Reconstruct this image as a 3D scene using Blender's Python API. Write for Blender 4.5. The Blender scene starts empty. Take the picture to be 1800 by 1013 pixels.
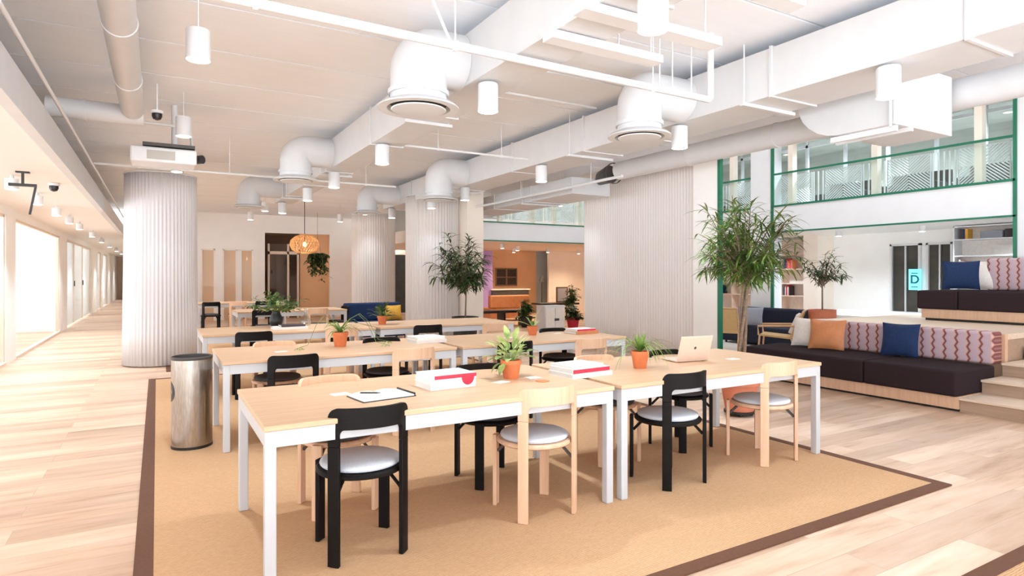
import bpy, bmesh, math, random
from mathutils import Vector, Matrix
PI = math.pi
C = bpy.context.scene.collection
SC = bpy.context.scene

# ------------------------------------------------------------------ camera, world, exposure
cam_data = bpy.data.cameras.new('camera')
cam = bpy.data.objects.new('camera', cam_data); C.objects.link(cam)
cam.location = (0, 0, 1.4445)
cam.rotation_euler = (PI / 2, 0, -math.atan(624 / 1078.6))
cam_data.sensor_width = 36.0
cam_data.lens = 36.0 * 1078.6 / 1800
cam_data.shift_y = -(506.5 - 484.0) / 1800
cam_data.clip_start = 0.05; cam_data.clip_end = 200
SC.camera = cam
W = bpy.data.worlds.new('daylight'); SC.world = W; W.use_nodes = True
bg = W.node_tree.nodes['Background']
bg.inputs[0].default_value = (0.90, 0.95, 1.0, 1)
# even bright sky above the horizon, glow added below it to light the ceiling
_tc = W.node_tree.nodes.new('ShaderNodeTexCoord'); _sp = W.node_tree.nodes.new('ShaderNodeSeparateXYZ'); _mr = W.node_tree.nodes.new('ShaderNodeMapRange')
W.node_tree.links.new(_tc.outputs['Generated'], _sp.inputs[0]); W.node_tree.links.new(_sp.outputs[2], _mr.inputs[0])
_mr.inputs[1].default_value = -0.04; _mr.inputs[2].default_value = 0.04; _mr.inputs[3].default_value = 6.8; _mr.inputs[4].default_value = 2.2
W.node_tree.links.new(_mr.outputs[0], bg.inputs[1])
SC.view_settings.view_transform = 'Standard'; SC.view_settings.look = 'None'
SC.view_settings.gamma = 1.0; SC.view_settings.use_curve_mapping = False
SC.view_settings.exposure = 0.47
SPOT_W = 130.0          # pendant spotlights
SPOT_C = (0.80, 0.91, 1.0)
SC.cycles.max_bounces = 14; SC.cycles.diffuse_bounces = 10; SC.cycles.glossy_bounces = 3
SC.cycles.transparent_max_bounces = 12
SC.cycles.sample_clamp_indirect = 6.0
SC.cycles.use_denoising = True

# ------------------------------------------------------------------ materials
def lin(c):
    return tuple((v / 12.92 if v <= 0.04045 else ((v + 0.055) / 1.055) ** 2.4) for v in [x / 255.0 for x in c]) + (1,)
class NT:
    def __init__(s, name):
        s.m = bpy.data.materials.new(name); s.m.use_nodes = True
        s.t = s.m.node_tree; s.b = s.t.nodes['Principled BSDF']
    def n(s, kind, **kw):
        nd = s.t.nodes.new(kind)
        for k, v in kw.items(): setattr(nd, k, v)
        return nd
    def l(s, a, b): s.t.links.new(a, b)
    def math(s, op, a, b=None):
        nd = s.n('ShaderNodeMath', operation=op)
        for i, v in enumerate((a, b)):
            if v is None: continue
            if isinstance(v, (int, float)): nd.inputs[i].default_value = v
            else: s.l(v, nd.inputs[i])
        return nd.outputs[0]
    def ramp(s, fac, stops, interp='LINEAR'):
        nd = s.n('ShaderNodeValToRGB'); cr = nd.color_ramp; cr.interpolation = interp
        while len(cr.elements) < len(stops): cr.elements.new(0.5)
        for e, (p, c) in zip(cr.elements, stops): e.position = p; e.color = c
        s.l(fac, nd.inputs[0]); return nd.outputs[0]
    def coords(s, scale=(1, 1, 1), which='Object'):
        tc = s.n('ShaderNodeTexCoord'); mp = s.n('ShaderNodeMapping'); mp.inputs['Scale'].default_value = scale
        s.l(tc.outputs[which], mp.inputs[0]); return mp.outputs[0]
    def noise(s, vec, scale, detail=4, rough=0.55):
        nd = s.n('ShaderNodeTexNoise'); nd.inputs['Scale'].default_value = scale
        nd.inputs['Detail'].default_value = detail; nd.inputs['Roughness'].default_value = rough
        s.l(vec, nd.inputs['Vector']); return nd.outputs['Fac']
    def bump(s, h, strength, dist=0.01):
        nd = s.n('ShaderNodeBump'); nd.inputs['Strength'].default_value = strength; nd.inputs['Distance'].default_value = dist
        s.l(h, nd.inputs['Height']); s.l(nd.outputs[0], s.b.inputs['Normal'])
def mottled(name, rgb, rough=0.6, var=0.06, scale=8, stretch=(1, 1, 1), metal=0, spec=0.5, bump=0.0):
    t = NT(name); c = lin(rgb)
    lo = tuple(v * (1 - var) for v in c[:3]) + (1,); hi = tuple(min(1, v * (1 + var)) for v in c[:3]) + (1,)
    f = t.noise(t.coords(stretch), scale)
    t.l(t.ramp(f, [(0.3, lo), (0.7, hi)]), t.b.inputs['Base Color'])
    t.b.inputs['Roughness'].default_value = rough; t.b.inputs['Metallic'].default_value = metal
    t.b.inputs['Specular IOR Level'].default_value = spec
    if bump: t.bump(f, bump)
    return t.m
def wood(name, rgb, dark=0.8, axis=0, rough=0.45, scale=6, knots=False):
    t = NT(name); c = lin(rgb)
    st = [9, 9, 9]; st[axis] = 0.7
    f = t.noise(t.coords(tuple(st)), scale, 6, 0.6)
    d = (c[0] * dark, c[1] * dark * 0.95, c[2] * dark * 0.88, 1)
    t.l(t.ramp(f, [(0.32, d), (0.6, c)]), t.b.inputs['Base Color'])
    t.b.inputs['Roughness'].default_value = rough
    t.bump(f, 0.06)
    return t.m
def emit(name, rgb, strength):
    t = NT(name); t.b.inputs['Base Color'].default_value = lin(rgb)
    t.b.inputs['Emission Color'].default_value = lin(rgb); t.b.inputs['Emission Strength'].default_value = strength
    return t.m
def glassy(name, tint, gloss=0.1, opaque=0.0, rgb=(255, 255, 255)):
    t = NT(name); t.t.nodes.remove(t.b); out = t.t.nodes['Material Output']
    tr = t.n('ShaderNodeBsdfTransparent'); tr.inputs[0].default_value = tint + (1,)
    gl = t.n('ShaderNodeBsdfGlossy'); gl.inputs['Roughness'].default_value = 0.03
    mx = t.n('ShaderNodeMixShader'); mx.inputs[0].default_value = gloss
    t.l(tr.outputs[0], mx.inputs[1]); t.l(gl.outputs[0], mx.inputs[2]); last = mx.outputs[0]
    if opaque:
        df = t.n('ShaderNodeBsdfDiffuse'); df.inputs[0].default_value = lin(rgb)
        m2 = t.n('ShaderNodeMixShader'); m2.inputs[0].default_value = opaque
        t.l(last, m2.inputs[1]); t.l(df.outputs[0], m2.inputs[2]); last = m2.outputs[0]
    t.l(last, out.inputs[0]); return t.m

def floor_mat():
    t = NT('oak plank floor')
    geo = t.n('ShaderNodeNewGeometry')
    br = t.n('ShaderNodeTexBrick'); br.offset = 0.37; br.offset_frequency = 2
    br.inputs['Scale'].default_value = 1.0; br.inputs['Brick Width'].default_value = 1.9; br.inputs['Row Height'].default_value = 0.21
    br.inputs['Mortar Size'].default_value = 0.0016; br.inputs['Mortar Smooth'].default_value = 0.1; br.inputs['Bias'].default_value = 0
    br.inputs['Color1'].default_value = (0, 0, 0, 1); br.inputs['Color2'].default_value = (1, 1, 1, 1); br.inputs['Mortar'].default_value = (0.5, 0.5, 0.5, 1)
    t.l(geo.outputs['Position'], br.inputs['Vector'])
    mp = t.n('ShaderNodeMapping'); mp.inputs['Scale'].default_value = (0.9, 7, 1); t.l(geo.outputs['Position'], mp.inputs[0])
    off = t.n('ShaderNodeVectorMath', operation='MULTIPLY_ADD'); t.l(br.outputs['Color'], off.inputs[0]); off.inputs[1].default_value = (7, 3, 5); t.l(mp.outputs[0], off.inputs[2])
    g = t.noise(off.outputs[0], 1.6, 7, 0.62)
    grain = t.ramp(g, [(0.25, lin((190, 157, 132))), (0.45, lin((222, 194, 170))), (0.72, lin((236, 214, 196)))])
    tone = t.ramp(br.outputs['Color'], [(0, lin((214, 204, 196))), (0.5, lin((240, 232, 226))), (1, (1, 0.99, 0.97, 1))])
    mx = t.n('ShaderNodeMix', data_type='RGBA', blend_type='MULTIPLY'); mx.inputs[0].default_value = 1
    t.l(grain, mx.inputs[6]); t.l(tone, mx.inputs[7])
    # knots
    mp2 = t.n('ShaderNodeMapping'); mp2.inputs['Scale'].default_value = (0.8, 3.0, 1); t.l(geo.outputs['Position'], mp2.inputs[0])
    kn = t.noise(mp2.outputs[0], 3.2, 3, 0.5)
    kf = t.ramp(kn, [(0.68, (0, 0, 0, 1)), (0.78, (1, 1, 1, 1))])
    m2 = t.n('ShaderNodeMix', data_type='RGBA', blend_type='MIX'); t.l(t.math('MULTIPLY', kf, 0.45), m2.inputs[0])
    t.l(mx.outputs[2], m2.inputs[6]); m2.inputs[7].default_value = lin((150, 104, 72))
    m3 = t.n('ShaderNodeMix', data_type='RGBA', blend_type='MIX'); t.l(t.math('MULTIPLY', br.outputs['Fac'], 0.5), m3.inputs[0])
    t.l(m2.outputs[2], m3.inputs[6]); m3.inputs[7].default_value = lin((130, 92, 66))
    t.l(m3.outputs[2], t.b.inputs['Base Color'])
    t.b.inputs['Roughness'].default_value = 0.42; t.b.inputs['Specular IOR Level'].default_value = 0.4
    t.bump(g, 0.04)
    return t.m
def sisal_mat():
    t = NT('woven sisal'); v = t.coords()
    w = t.n('ShaderNodeTexWave', bands_direction='Y'); w.inputs['Scale'].default_value = 26; w.inputs['Distortion'].default_value = 3.0; w.inputs['Detail'].default_value = 3; t.l(v, w.inputs[0])
    f = t.noise(t.coords((14, 60, 14)), 3.0, 5, 0.7); g = t.noise(v, 0.9, 3)
    s = t.math('ADD', t.math('MULTIPLY', w.outputs['Fac'], 0.3), t.math('ADD', t.math('MULTIPLY', f, 0.55), t.math('MULTIPLY', g, 0.15)))
    t.l(t.ramp(s, [(0.25, lin((164, 124, 88))), (0.5, lin((195, 156, 119))), (0.78, lin((214, 180, 144)))]), t.b.inputs['Base Color'])
    t.b.inputs['Roughness'].default_value = 0.95; t.b.inputs['Specular IOR Level'].default_value = 0.1
    t.bump(s, 0.5, 0.004); return t.m
def zigzag_mat():
    t = NT('zigzag woven fabric'); tc = t.n('ShaderNodeTexCoord'); sp = t.n('ShaderNodeSeparateXYZ'); t.l(tc.outputs['Object'], sp.inputs[0])
    zz = t.math('MULTIPLY', t.math('PINGPONG', sp.outputs[2], 0.045), 0.55)
    a = t.math('ADD', t.math('ADD', sp.outputs[1], zz), 20.0)
    p = t.math('FRACT', t.math('DIVIDE', a, 0.125))
    col = t.ramp(p, [(0, lin((196, 172, 182))), (0.34, lin((190, 162, 170))), (0.38, lin((150, 96, 92))), (0.50, lin((112, 60, 66))), (0.55, lin((190, 136, 116))), (0.64, lin((206, 172, 168))), (0.97, lin((190, 172, 186)))], 'LINEAR')
    n = t.noise(t.coords((60, 60, 60)), 3)
    t.l(col, t.b.inputs['Base Color']); t.b.inputs['Roughness'].default_value = 0.9; t.bump(n, 0.25, 0.003); return t.m
def curtain_mat(name, rgb, trans=0.25):
    t = NT(name); out = t.t.nodes['Material Output']
    n = t.noise(t.coords((30, 30, 2)), 6, 3)
    c = lin(rgb); col = t.ramp(n, [(0.3, tuple(v * 0.95 for v in c[:3]) + (1,)), (0.7, c)])
    t.l(col, t.b.inputs['Base Color']); t.b.inputs['Roughness'].default_value = 0.85
    tl = t.n('ShaderNodeBsdfTranslucent'); t.l(col, tl.inputs[0])
    mx = t.n('ShaderNodeMixShader'); mx.inputs[0].default_value = trans
    t.l(t.b.outputs[0], mx.inputs[1]); t.l(tl.outputs[0], mx.inputs[2]); t.l(mx.outputs[0], out.inputs[0]); return t.m
def steel_mat():
    t = NT('brushed steel'); f = t.noise(t.coords((2, 2, 0.4)), 40, 2)
    t.l(t.ramp(f, [(0.3, lin((168, 160, 152))), (0.7, lin((186, 180, 173)))]), t.b.inputs['Base Color'])
    t.b.inputs['Metallic'].default_value = 1; t.b.inputs['Roughness'].default_value = 0.27
    t.bump(f, 0.02); return t.m
def cement_mat(name, rgb):
    t = NT(name); v = t.coords(); f = t.noise(v, 2.2, 6, 0.65); g = t.noise(t.coords((0.6, 9, 1)), 2.5, 4)
    s = t.math('ADD', t.math('MULTIPLY', f, 0.6), t.math('MULTIPLY', g, 0.4)); c = lin(rgb)
    t.l(t.ramp(s, [(0.3, tuple(x * 0.95 for x in c[:3]) + (1,)), (0.65, c)]), t.b.inputs['Base Color'])
    t.b.inputs['Roughness'].default_value = 0.75; t.bump(s, 0.3, 0.02); return t.m
def leaf_mat(name, rgbs, rough=0.45):
    t = NT(name); out = t.t.nodes['Material Output']
    f = t.noise(t.coords((1, 1, 1)), 9, 3)
    n = len(rgbs); col = t.ramp(f, [(0.3 + 0.4 * i / max(1, n - 1), lin(c)) for i, c in enumerate(rgbs)])
    t.l(col, t.b.inputs['Base Color']); t.b.inputs['Roughness'].default_value = rough
    tl = t.n('ShaderNodeBsdfTranslucent'); t.l(col, tl.inputs[0])
    mx = t.n('ShaderNodeMixShader'); mx.inputs[0].default_value = 0.22
    t.l(t.b.outputs[0], mx.inputs[1]); t.l(tl.outputs[0], mx.inputs[2]); t.l(mx.outputs[0], out.inputs[0]); return t.m

M = {}
M['floor'] = floor_mat(); M['sisal'] = sisal_mat(); M['zig'] = zigzag_mat(); M['steel'] = steel_mat()
M['white'] = mottled('white painted wall', (248, 247, 245), 0.6, 0.02, 3)
M['atriumwhite'] = mottled('white atrium paint', (230, 232, 236), 0.6, 0.02, 3)
M['duct'] = mottled('white painted sheet metal', (206, 207, 209), 0.45, 0.03, 5)
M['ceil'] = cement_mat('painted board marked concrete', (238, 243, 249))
M['cream'] = mottled('cream plaster', (240, 230, 218), 0.7, 0.03, 3)
M['tan'] = mottled('warm tan wall', (228, 184, 142), 0.7, 0.05, 2)
M['bluewall'] = mottled('pale blue grey wall', (176, 190, 196), 0.7, 0.05, 2)
M['brownwall'] = mottled('brown wall', (140, 110, 86), 0.7, 0.08, 2)
M['grey'] = mottled('mid grey interior', (176, 172, 166), 0.7, 0.1, 1.5)
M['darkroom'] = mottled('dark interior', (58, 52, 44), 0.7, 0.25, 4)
M['perf'] = None
M['tabletop'] = wood('pale oak tabletop', (212, 176, 142), 0.86, 0, 0.38, 3)
M['pine'] = wood('light wood', (214, 176, 136), 0.84, 1, 0.5, 4)
M['postwood'] = wood('pale timber frame', (232, 216, 202), 0.9, 2, 0.5, 3)
M['beech'] = wood('pale beech', (222, 184, 154), 0.88, 2, 0.45, 4)
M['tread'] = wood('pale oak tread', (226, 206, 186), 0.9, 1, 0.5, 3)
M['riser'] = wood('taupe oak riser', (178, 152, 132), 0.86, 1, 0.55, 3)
M['blackwood'] = mottled('black lacquered wood', (20, 16, 15), 0.5, 0.25, 6, (2, 2, 30), spec=0.15)
M['whitemetal'] = mottled('white powder coat', (218, 219, 221), 0.35, 0.02, 4)
M['tablewhite'] = mottled('white table steel', (192, 193, 196), 0.4, 0.02, 4)
M['black'] = mottled('black plastic', (26, 25, 25), 0.4, 0.2, 10)
M['darkgrey'] = mottled('dark grey metal', (70, 66, 64), 0.5, 0.15, 10)
M['greypad'] = mottled('grey wool pad', (206, 210, 218), 0.95, 0.12, 220, spec=0.1, bump=0.3)
M['darkpad'] = mottled('charcoal wool pad', (84, 82, 83), 0.95, 0.15, 220, spec=0.1, bump=0.3)
M['aubergine'] = mottled('aubergine wool', (50, 39, 42), 0.95, 0.14, 200, spec=0.1, bump=0.3)
M['navy'] = mottled('navy velvet', (12, 40, 82), 0.85, 0.2, 30, bump=0.2)
M['darknavy'] = mottled('dark navy fabric', (26, 32, 52), 0.9, 0.2, 30, bump=0.2)
M['greyfab'] = mottled('blue grey fabric', (150, 154, 164), 0.95, 0.1, 80, bump=0.2)
M['orange'] = mottled('rust leather', (196, 126, 80), 0.55, 0.12, 9, bump=0.15)
M['offwhite'] = mottled('off white linen', (232, 224, 218), 0.9, 0.06, 30, bump=0.2)
M['yellow'] = mottled('mustard fabric', (214, 162, 62), 0.9, 0.1, 30)
M['lilac'] = mottled('lilac wall', (176, 150, 214), 0.7, 0.06, 3)
M['terra'] = mottled('terracotta', (206, 112, 66), 0.75, 0.12, 14, bump=0.1)
M['terrapale'] = mottled('pale terracotta', (206, 126, 96), 0.8, 0.12, 10, bump=0.1)
M['soil'] = mottled('potting soil', (56, 40, 30), 0.95, 0.4, 60, bump=0.6)
M['brown'] = mottled('brown binding tape', (98, 62, 42), 0.85, 0.12, 60)
M['green'] = mottled('green painted steel', (22, 112, 84), 0.4, 0.12, 4)
M['curtain'] = curtain_mat('sheer white curtain', (238, 236, 238))
M['curtain2'] = curtain_mat('cream white curtain', (244, 240, 238), 0.4)
M['glass'] = glassy('clear glass', (0.97, 0.985, 0.985), 0.06)
M['greenglass'] = glassy('pale green glass', (0.94, 0.98, 0.97), 0.06)
M['amberglass'] = glassy('frosted amber glass', (0.9, 0.85, 0.78), 0.05, 0.75, (238, 210, 178))
M['frost'] = glassy('frosted pale glass', (0.95, 0.97, 0.97), 0.05, 0.6, (232, 236, 238))
M['clear'] = glassy('clear vase glass', (0.95, 0.96, 0.955), 0.12)
M['lamp'] = emit('lamp lens', (255, 246, 232), 9.0)
M['warmlamp'] = emit('warm bulb', (255, 214, 150), 6.0)
M['page'] = mottled('paper', (240, 238, 232), 0.8, 0.02, 20)
M['pageedge'] = mottled('page edges', (222, 224, 222), 0.85, 0.12, 40, (1, 1, 60))
M['red'] = mottled('red book cover', (206, 36, 62), 0.5, 0.08, 12)
M['bookwhite'] = mottled('white book cover', (234, 226, 222), 0.5, 0.03, 12)
M['bookblue'] = mottled('pale blue book cover', (190, 216, 224), 0.5, 0.04, 12)
M['bookdark'] = mottled('dark book cover', (60, 50, 56), 0.6, 0.2, 12)
M['laptop'] = mottled('rose aluminium', (224, 200, 182), 0.4, 0.03, 9, metal=0.3)
M['trunk'] = mottled('grey brown bark', (128, 106, 88), 0.85, 0.25, 12, (1, 1, 6), bump=0.5)
M['stem'] = mottled('green stem', (110, 130, 62), 0.6, 0.2, 10)
M['leafA'] = leaf_mat('long green leaves', [(44, 74, 26), (84, 116, 44), (140, 150, 78)])
M['leafB'] = leaf_mat('dark green leaves', [(26, 44, 22), (52, 74, 36), (96, 110, 62)])
M['leafC'] = leaf_mat('pale variegated leaves', [(70, 108, 46), (168, 184, 112), (222, 220, 168)])
M['leafD'] = leaf_mat('fresh green leaves', [(66, 104, 40), (120, 150, 66), (168, 184, 100)])
M['leafE'] = leaf_mat('bushy green leaves', [(28, 54, 22), (58, 92, 40), (110, 136, 66)])
M['rattan'] = mottled('woven rattan', (216, 168, 118), 0.7, 0.2, 40)
M['cane'] = mottled('woven cane', (206, 172, 122), 0.75, 0.15, 90, bump=0.4)
M['cyan'] = emit('lit cyan screen', (110, 226, 238), 1.0)
M['teal'] = mottled('dark teal print', (8, 92, 112), 0.5, 0.05, 10)
M['rugwhite'] = mottled('white rug', (232, 230, 228), 0.95, 0.06, 60, bump=0.3)
def perf_mat():
    t = NT('perforated ceiling panel'); v = t.coords((24, 24, 24)); vo = t.n('ShaderNodeTexVoronoi'); vo.inputs['Randomness'].default_value = 0.0
    vo.inputs['Scale'].default_value = 1.0; t.l(v, vo.inputs['Vector'])
    t.l(t.ramp(vo.outputs['Distance'], [(0.2, lin((176, 166, 156))), (0.28, lin((236, 230, 224)))]), t.b.inputs['Base Color'])
    t.b.inputs['Roughness'].default_value = 0.6; return t.m
M['perf'] = perf_mat()

# ------------------------------------------------------------------ mesh helpers
class B:
    def __init__(s): s.v = []; s.f = []
    def add(s, vs, fs):
        o = len(s.v); s.v += [tuple(p) for p in vs]; s.f += [tuple(i + o for i in f) for f in fs]; return s
    def box(s, x0, x1, y0, y1, z0, z1):
        x0, x1 = min(x0, x1), max(x0, x1); y0, y1 = min(y0, y1), max(y0, y1); z0, z1 = min(z0, z1), max(z0, z1)
        return s.add([(x0, y0, z0), (x1, y0, z0), (x1, y1, z0), (x0, y1, z0), (x0, y0, z1), (x1, y0, z1), (x1, y1, z1), (x0, y1, z1)],
                     [(0, 3, 2, 1), (4, 5, 6, 7), (0, 1, 5, 4), (1, 2, 6, 5), (2, 3, 7, 6), (3, 0, 4, 7)])
    def obox(s, a, b, w, h, up=(0, 0, 1)):
        a, b = Vector(a), Vector(b); d = (b - a).normalized(); u = Vector(up)
        if abs(d.dot(u)) > 0.99: u = Vector((1, 0, 0))
        sd = d.cross(u).normalized(); u = sd.cross(d).normalized()
        vs = [p + sd * (w / 2) * i + u * (h / 2) * j for p in (a, b) for i, j in ((-1, -1), (1, -1), (1, 1), (-1, 1))]
        return s.add(vs, [(0, 1, 2, 3), (7, 6, 5, 4), (0, 4, 5, 1), (1, 5, 6, 2), (2, 6, 7, 3), (3, 7, 4, 0)])
    def tube(s, path, r, n=8, caps=True):
        path = [Vector(p) for p in path]; rr = r if isinstance(r, (list, tuple)) else [r] * len(path)
        vs = []; prev = None
        for i, p in enumerate(path):
            d = (path[min(i + 1, len(path) - 1)] - path[max(i - 1, 0)]).normalized()
            if prev is None:
                u = Vector((0, 0, 1)) if abs(d.z) < 0.9 else Vector((1, 0, 0)); u = (u - d * u.dot(d)).normalized()
            else:
                u = (prev - d * prev.dot(d)).normalized()
            prev = u; w = d.cross(u)
            vs += [p + (u * math.cos(2 * PI * k / n) + w * math.sin(2 * PI * k / n)) * rr[i] for k in range(n)]
        fs = [(i * n + k, i * n + (k + 1) % n, (i + 1) * n + (k + 1) % n, (i + 1) * n + k) for i in range(len(path) - 1) for k in range(n)]
        if caps: fs += [tuple(reversed(range(n))), tuple(range((len(path) - 1) * n, len(path) * n))]
        return s.add(vs, fs)
    def lathe(s, prof, c=(0, 0, 0), n=24, close=False):
        vs = [(c[0] + r * math.cos(2 * PI * k / n), c[1] + r * math.sin(2 * PI * k / n), c[2] + z) for r, z in prof for k in range(n)]
        m = len(prof)
        fs = [(i * n + k, i * n + (k + 1) % n, ((i + 1) % m) * n + (k + 1) % n, ((i + 1) % m) * n + k) for i in range(m if close else m - 1) for k in range(n)]
        if not close:
            fs += [tuple(reversed(range(n))), tuple(range((m - 1) * n, m * n))]
        return s.add(vs, fs)
    def prism(s, poly, axis, a, b):
        def mk(p, t):
            return {'x': (t, p[0], p[1]), 'y': (p[0], t, p[1]), 'z': (p[0], p[1], t)}[axis]
        n = len(poly)
        return s.add([mk(p, a) for p in poly] + [mk(p, b) for p in poly],
                     [tuple(range(n)), tuple(reversed(range(n, 2 * n)))] + [(i, i + n, (i + 1) % n + n, (i + 1) % n) for i in range(n)])
    def leaf(s, p, d, L, w, droop=0.6, fold=0.25, segs=4, wide=0.4):
        p = Vector(p); d = Vector(d).normalized(); vs = []
        up = Vector((0, 0, 1)); q = p.copy(); dd = d.copy()
        for i in range(segs + 1):
            t = i / segs
            sd = dd.cross(up)
            sd = sd.normalized() if sd.length > 1e-3 else Vector((1, 0, 0))
            nn = sd.cross(dd).normalized()
            ww = w * (math.sin(PI * min(1, (t / wide) * 0.5 if t < wide else 0.5 + 0.5 * (t - wide) / (1 - wide))) + 0.04) * 0.5
            vs += [q - sd * ww + nn * ww * fold, q, q + sd * ww + nn * ww * fold]
            q = q + dd * (L / segs); dd = (dd + Vector((0, 0, -droop / segs))).normalized()
        fs = []
        for i in range(segs):
            a = i * 3; fs += [(a, a + 1, a + 4, a + 3), (a + 1, a + 2, a + 5, a + 4)]
        return s.add(vs, fs)
    def build(s, name, mat, parent=None, smooth=False, bevel=0, seg=2, angle=40, solid=0):
        me = bpy.data.meshes.new(name); me.from_pydata(s.v, [], s.f)
        bm = bmesh.new(); bm.from_mesh(me)
        if not solid and not getattr(s, 'open', False): bmesh.ops.recalc_face_normals(bm, faces=bm.faces)
        bm.to_mesh(me); bm.free()
        me.materials.append(mat)
        if smooth:
            me.polygons.foreach_set('use_smooth', [True] * len(me.polygons))
            try: me.set_sharp_from_angle(angle=math.radians(angle))
            except Exception: pass
        o = bpy.data.objects.new(name, me); C.objects.link(o)
        if parent: o.parent = parent
        if solid:
            m = o.modifiers.new('thickness', 'SOLIDIFY'); m.thickness = solid
        if bevel:
            m = o.modifiers.new('bevel', 'BEVEL'); m.width = bevel; m.segments = seg; m.limit_method = 'ANGLE'; m.angle_limit = math.radians(40)
        return o
def tag(o, label, cat, group=None):
    o['label'] = label; o['category'] = cat
    if group: o['group'] = group
    return o
def thing(name, label, cat, loc=(0, 0, 0), rz=0, group=None):
    o = bpy.data.objects.new(name, None); C.objects.link(o); o.location = loc; o.rotation_euler = (0, 0, rz)
    o.empty_display_size = 0.1
    return tag(o, label, cat, group)
def struct(name, b, mat, **kw):
    o = b.build(name, mat, **kw); o['kind'] = 'structure'; return o
def kids(o): return [c for c in o.children]
def dup(root, loc, rz, label, group=None):
    r = root.copy(); C.objects.link(r); r.location = loc; r.rotation_euler = (0, 0, rz); r['label'] = label
    if group: r['group'] = group
    for ch in kids(root):
        c = ch.copy(); C.objects.link(c); c.parent = r
        for g in kids(ch):
            d = g.copy(); C.objects.link(d); d.parent = c
    return r
def box(name, mat, x0, x1, y0, y1, z0, z1, parent=None, bevel=0, seg=2):
    return B().box(x0, x1, y0, y1, z0, z1).build(name, mat, parent, bevel=bevel, seg=seg)
def spot(name, loc, parent, energy, angle=105, col=SPOT_C, r=0.05, blend=0.7, rot=(0, 0, 0)):
    l = bpy.data.lights.new(name, 'SPOT'); l.energy = energy; l.color = col; l.spot_size = math.radians(angle); l.spot_blend = blend; l.shadow_soft_size = r
    o = bpy.data.objects.new(name, l); C.objects.link(o); o.location = loc; o.rotation_euler = rot
    if parent: o.parent = parent
    return o
R = random.Random(7)

# ------------------------------------------------------------------ room shell
ZC = 3.43
struct('floor', B().box(-5.6, 15.1, -2.2, 46, -0.1, 0), M['floor'])
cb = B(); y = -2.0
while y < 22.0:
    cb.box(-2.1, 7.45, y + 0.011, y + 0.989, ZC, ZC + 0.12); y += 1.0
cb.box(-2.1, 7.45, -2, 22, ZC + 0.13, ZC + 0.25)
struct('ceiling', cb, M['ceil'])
# shallow downstand beams across the slab
for i, yb in enumerate((6.0, 9.0, 12.0, 15.0, 18.0)):
    pass
# edge beam along the atrium
struct('trim_1', B().box(7.3, 7.6, -2, 22, 3.32, ZC + 0.5), M['cream'])
struct('trim_2', B().box(7.28, 7.58, 10.0, 13.6, 2.98, 3.32), M['white'])
# left wall along the corridor: framed glass, posts, doors
XL = -2.1
wl = B()
wl.box(XL - 0.12, XL, -3, 46, 2.42, ZC)                      # lintel above the glazing
for a, b_ in ((12.6, 13.4), (18.9, 20.35), (27.3, 30.2), (32.0, 33.2), (35.8, 46)):
    wl.box(XL - 0.12, XL, a, b_, 0, 2.42)
struct('wall_left', wl, M['white'])
bl = B()
for a, b_ in ((-3, 12.6), (13.4, 18.9)): bl.box(XL - 0.06, XL + 0.012, a, b_, 0, 0.05)
struct('baseboard_left', bl, M['postwood'])
def glazing(i, a, b_, mat, posts):
    fr = B()
    for p in posts: fr.box(XL - 0.08, XL - 0.02, p - 0.025, p + 0.025, 0.05, 2.42)
    fr.box(XL - 0.08, XL - 0.02, a, b_, 2.37, 2.42)
    f = struct('window_%d' % i, fr, M['postwood'])
    g = B().box(XL - 0.055, XL - 0.045, a, b_, 0.05, 2.37).build('pane', mat, f); g['kind'] = 'structure'
    return f
glazing(1, -3, 12.6, M['glass'], (4, 8, 12.57))
glazing(2, 13.4, 18.9, M['glass'], (13.43, 18.87))
glazing(3, 20.35, 27.3, M['frost'], (20.4, 22.2, 24.6, 27.25))
glazing(4, 30.2, 32.0, M['frost'], (30.25, 31.95))
glazing(5, 33.2, 35.8, M['frost'], (33.25, 35.75))
# rooms behind the glass
struct('wall_1', B().box(-5.6, -5.5, -3, 46, 0, 0.35).box(-5.6, -5.5, -3, 46, 2.45, 2.8), M['white'])
struct('wall_2', B().box(-5.5, XL - 0.12, 19.5, 19.6, 0, 2.8), M['white'])
struct('wall_3', B().box(-5.5, XL - 0.12, 12.9, 13.0, 0, 2.8), M['white'])
struct('wall_4', B().box(-5.5, XL - 0.12, 27.6, 27.7, 0, 2.8), M['white'])
struct('ceiling_1', B().box(-5.6, XL - 0.12, -3, 46, 2.75, 2.85), M['white'])
# corridor end and corridor dropped ceiling
struct('wall_5', B().box(XL, -0.8, 45, 45.2, 0, ZC), M['cream'])
struct('wall_6', B().box(-0.85, -0.7, 22.2, 45, 0, ZC), M['cream'])
dc = B().box(XL, -0.82, -2, 45, 2.56, 2.64)
struct('ceiling_2', dc, M['perf'])
struct('trim_3', B().box(-0.84, -0.76, -2, 45, 2.50, 2.76), M['duct'])
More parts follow.
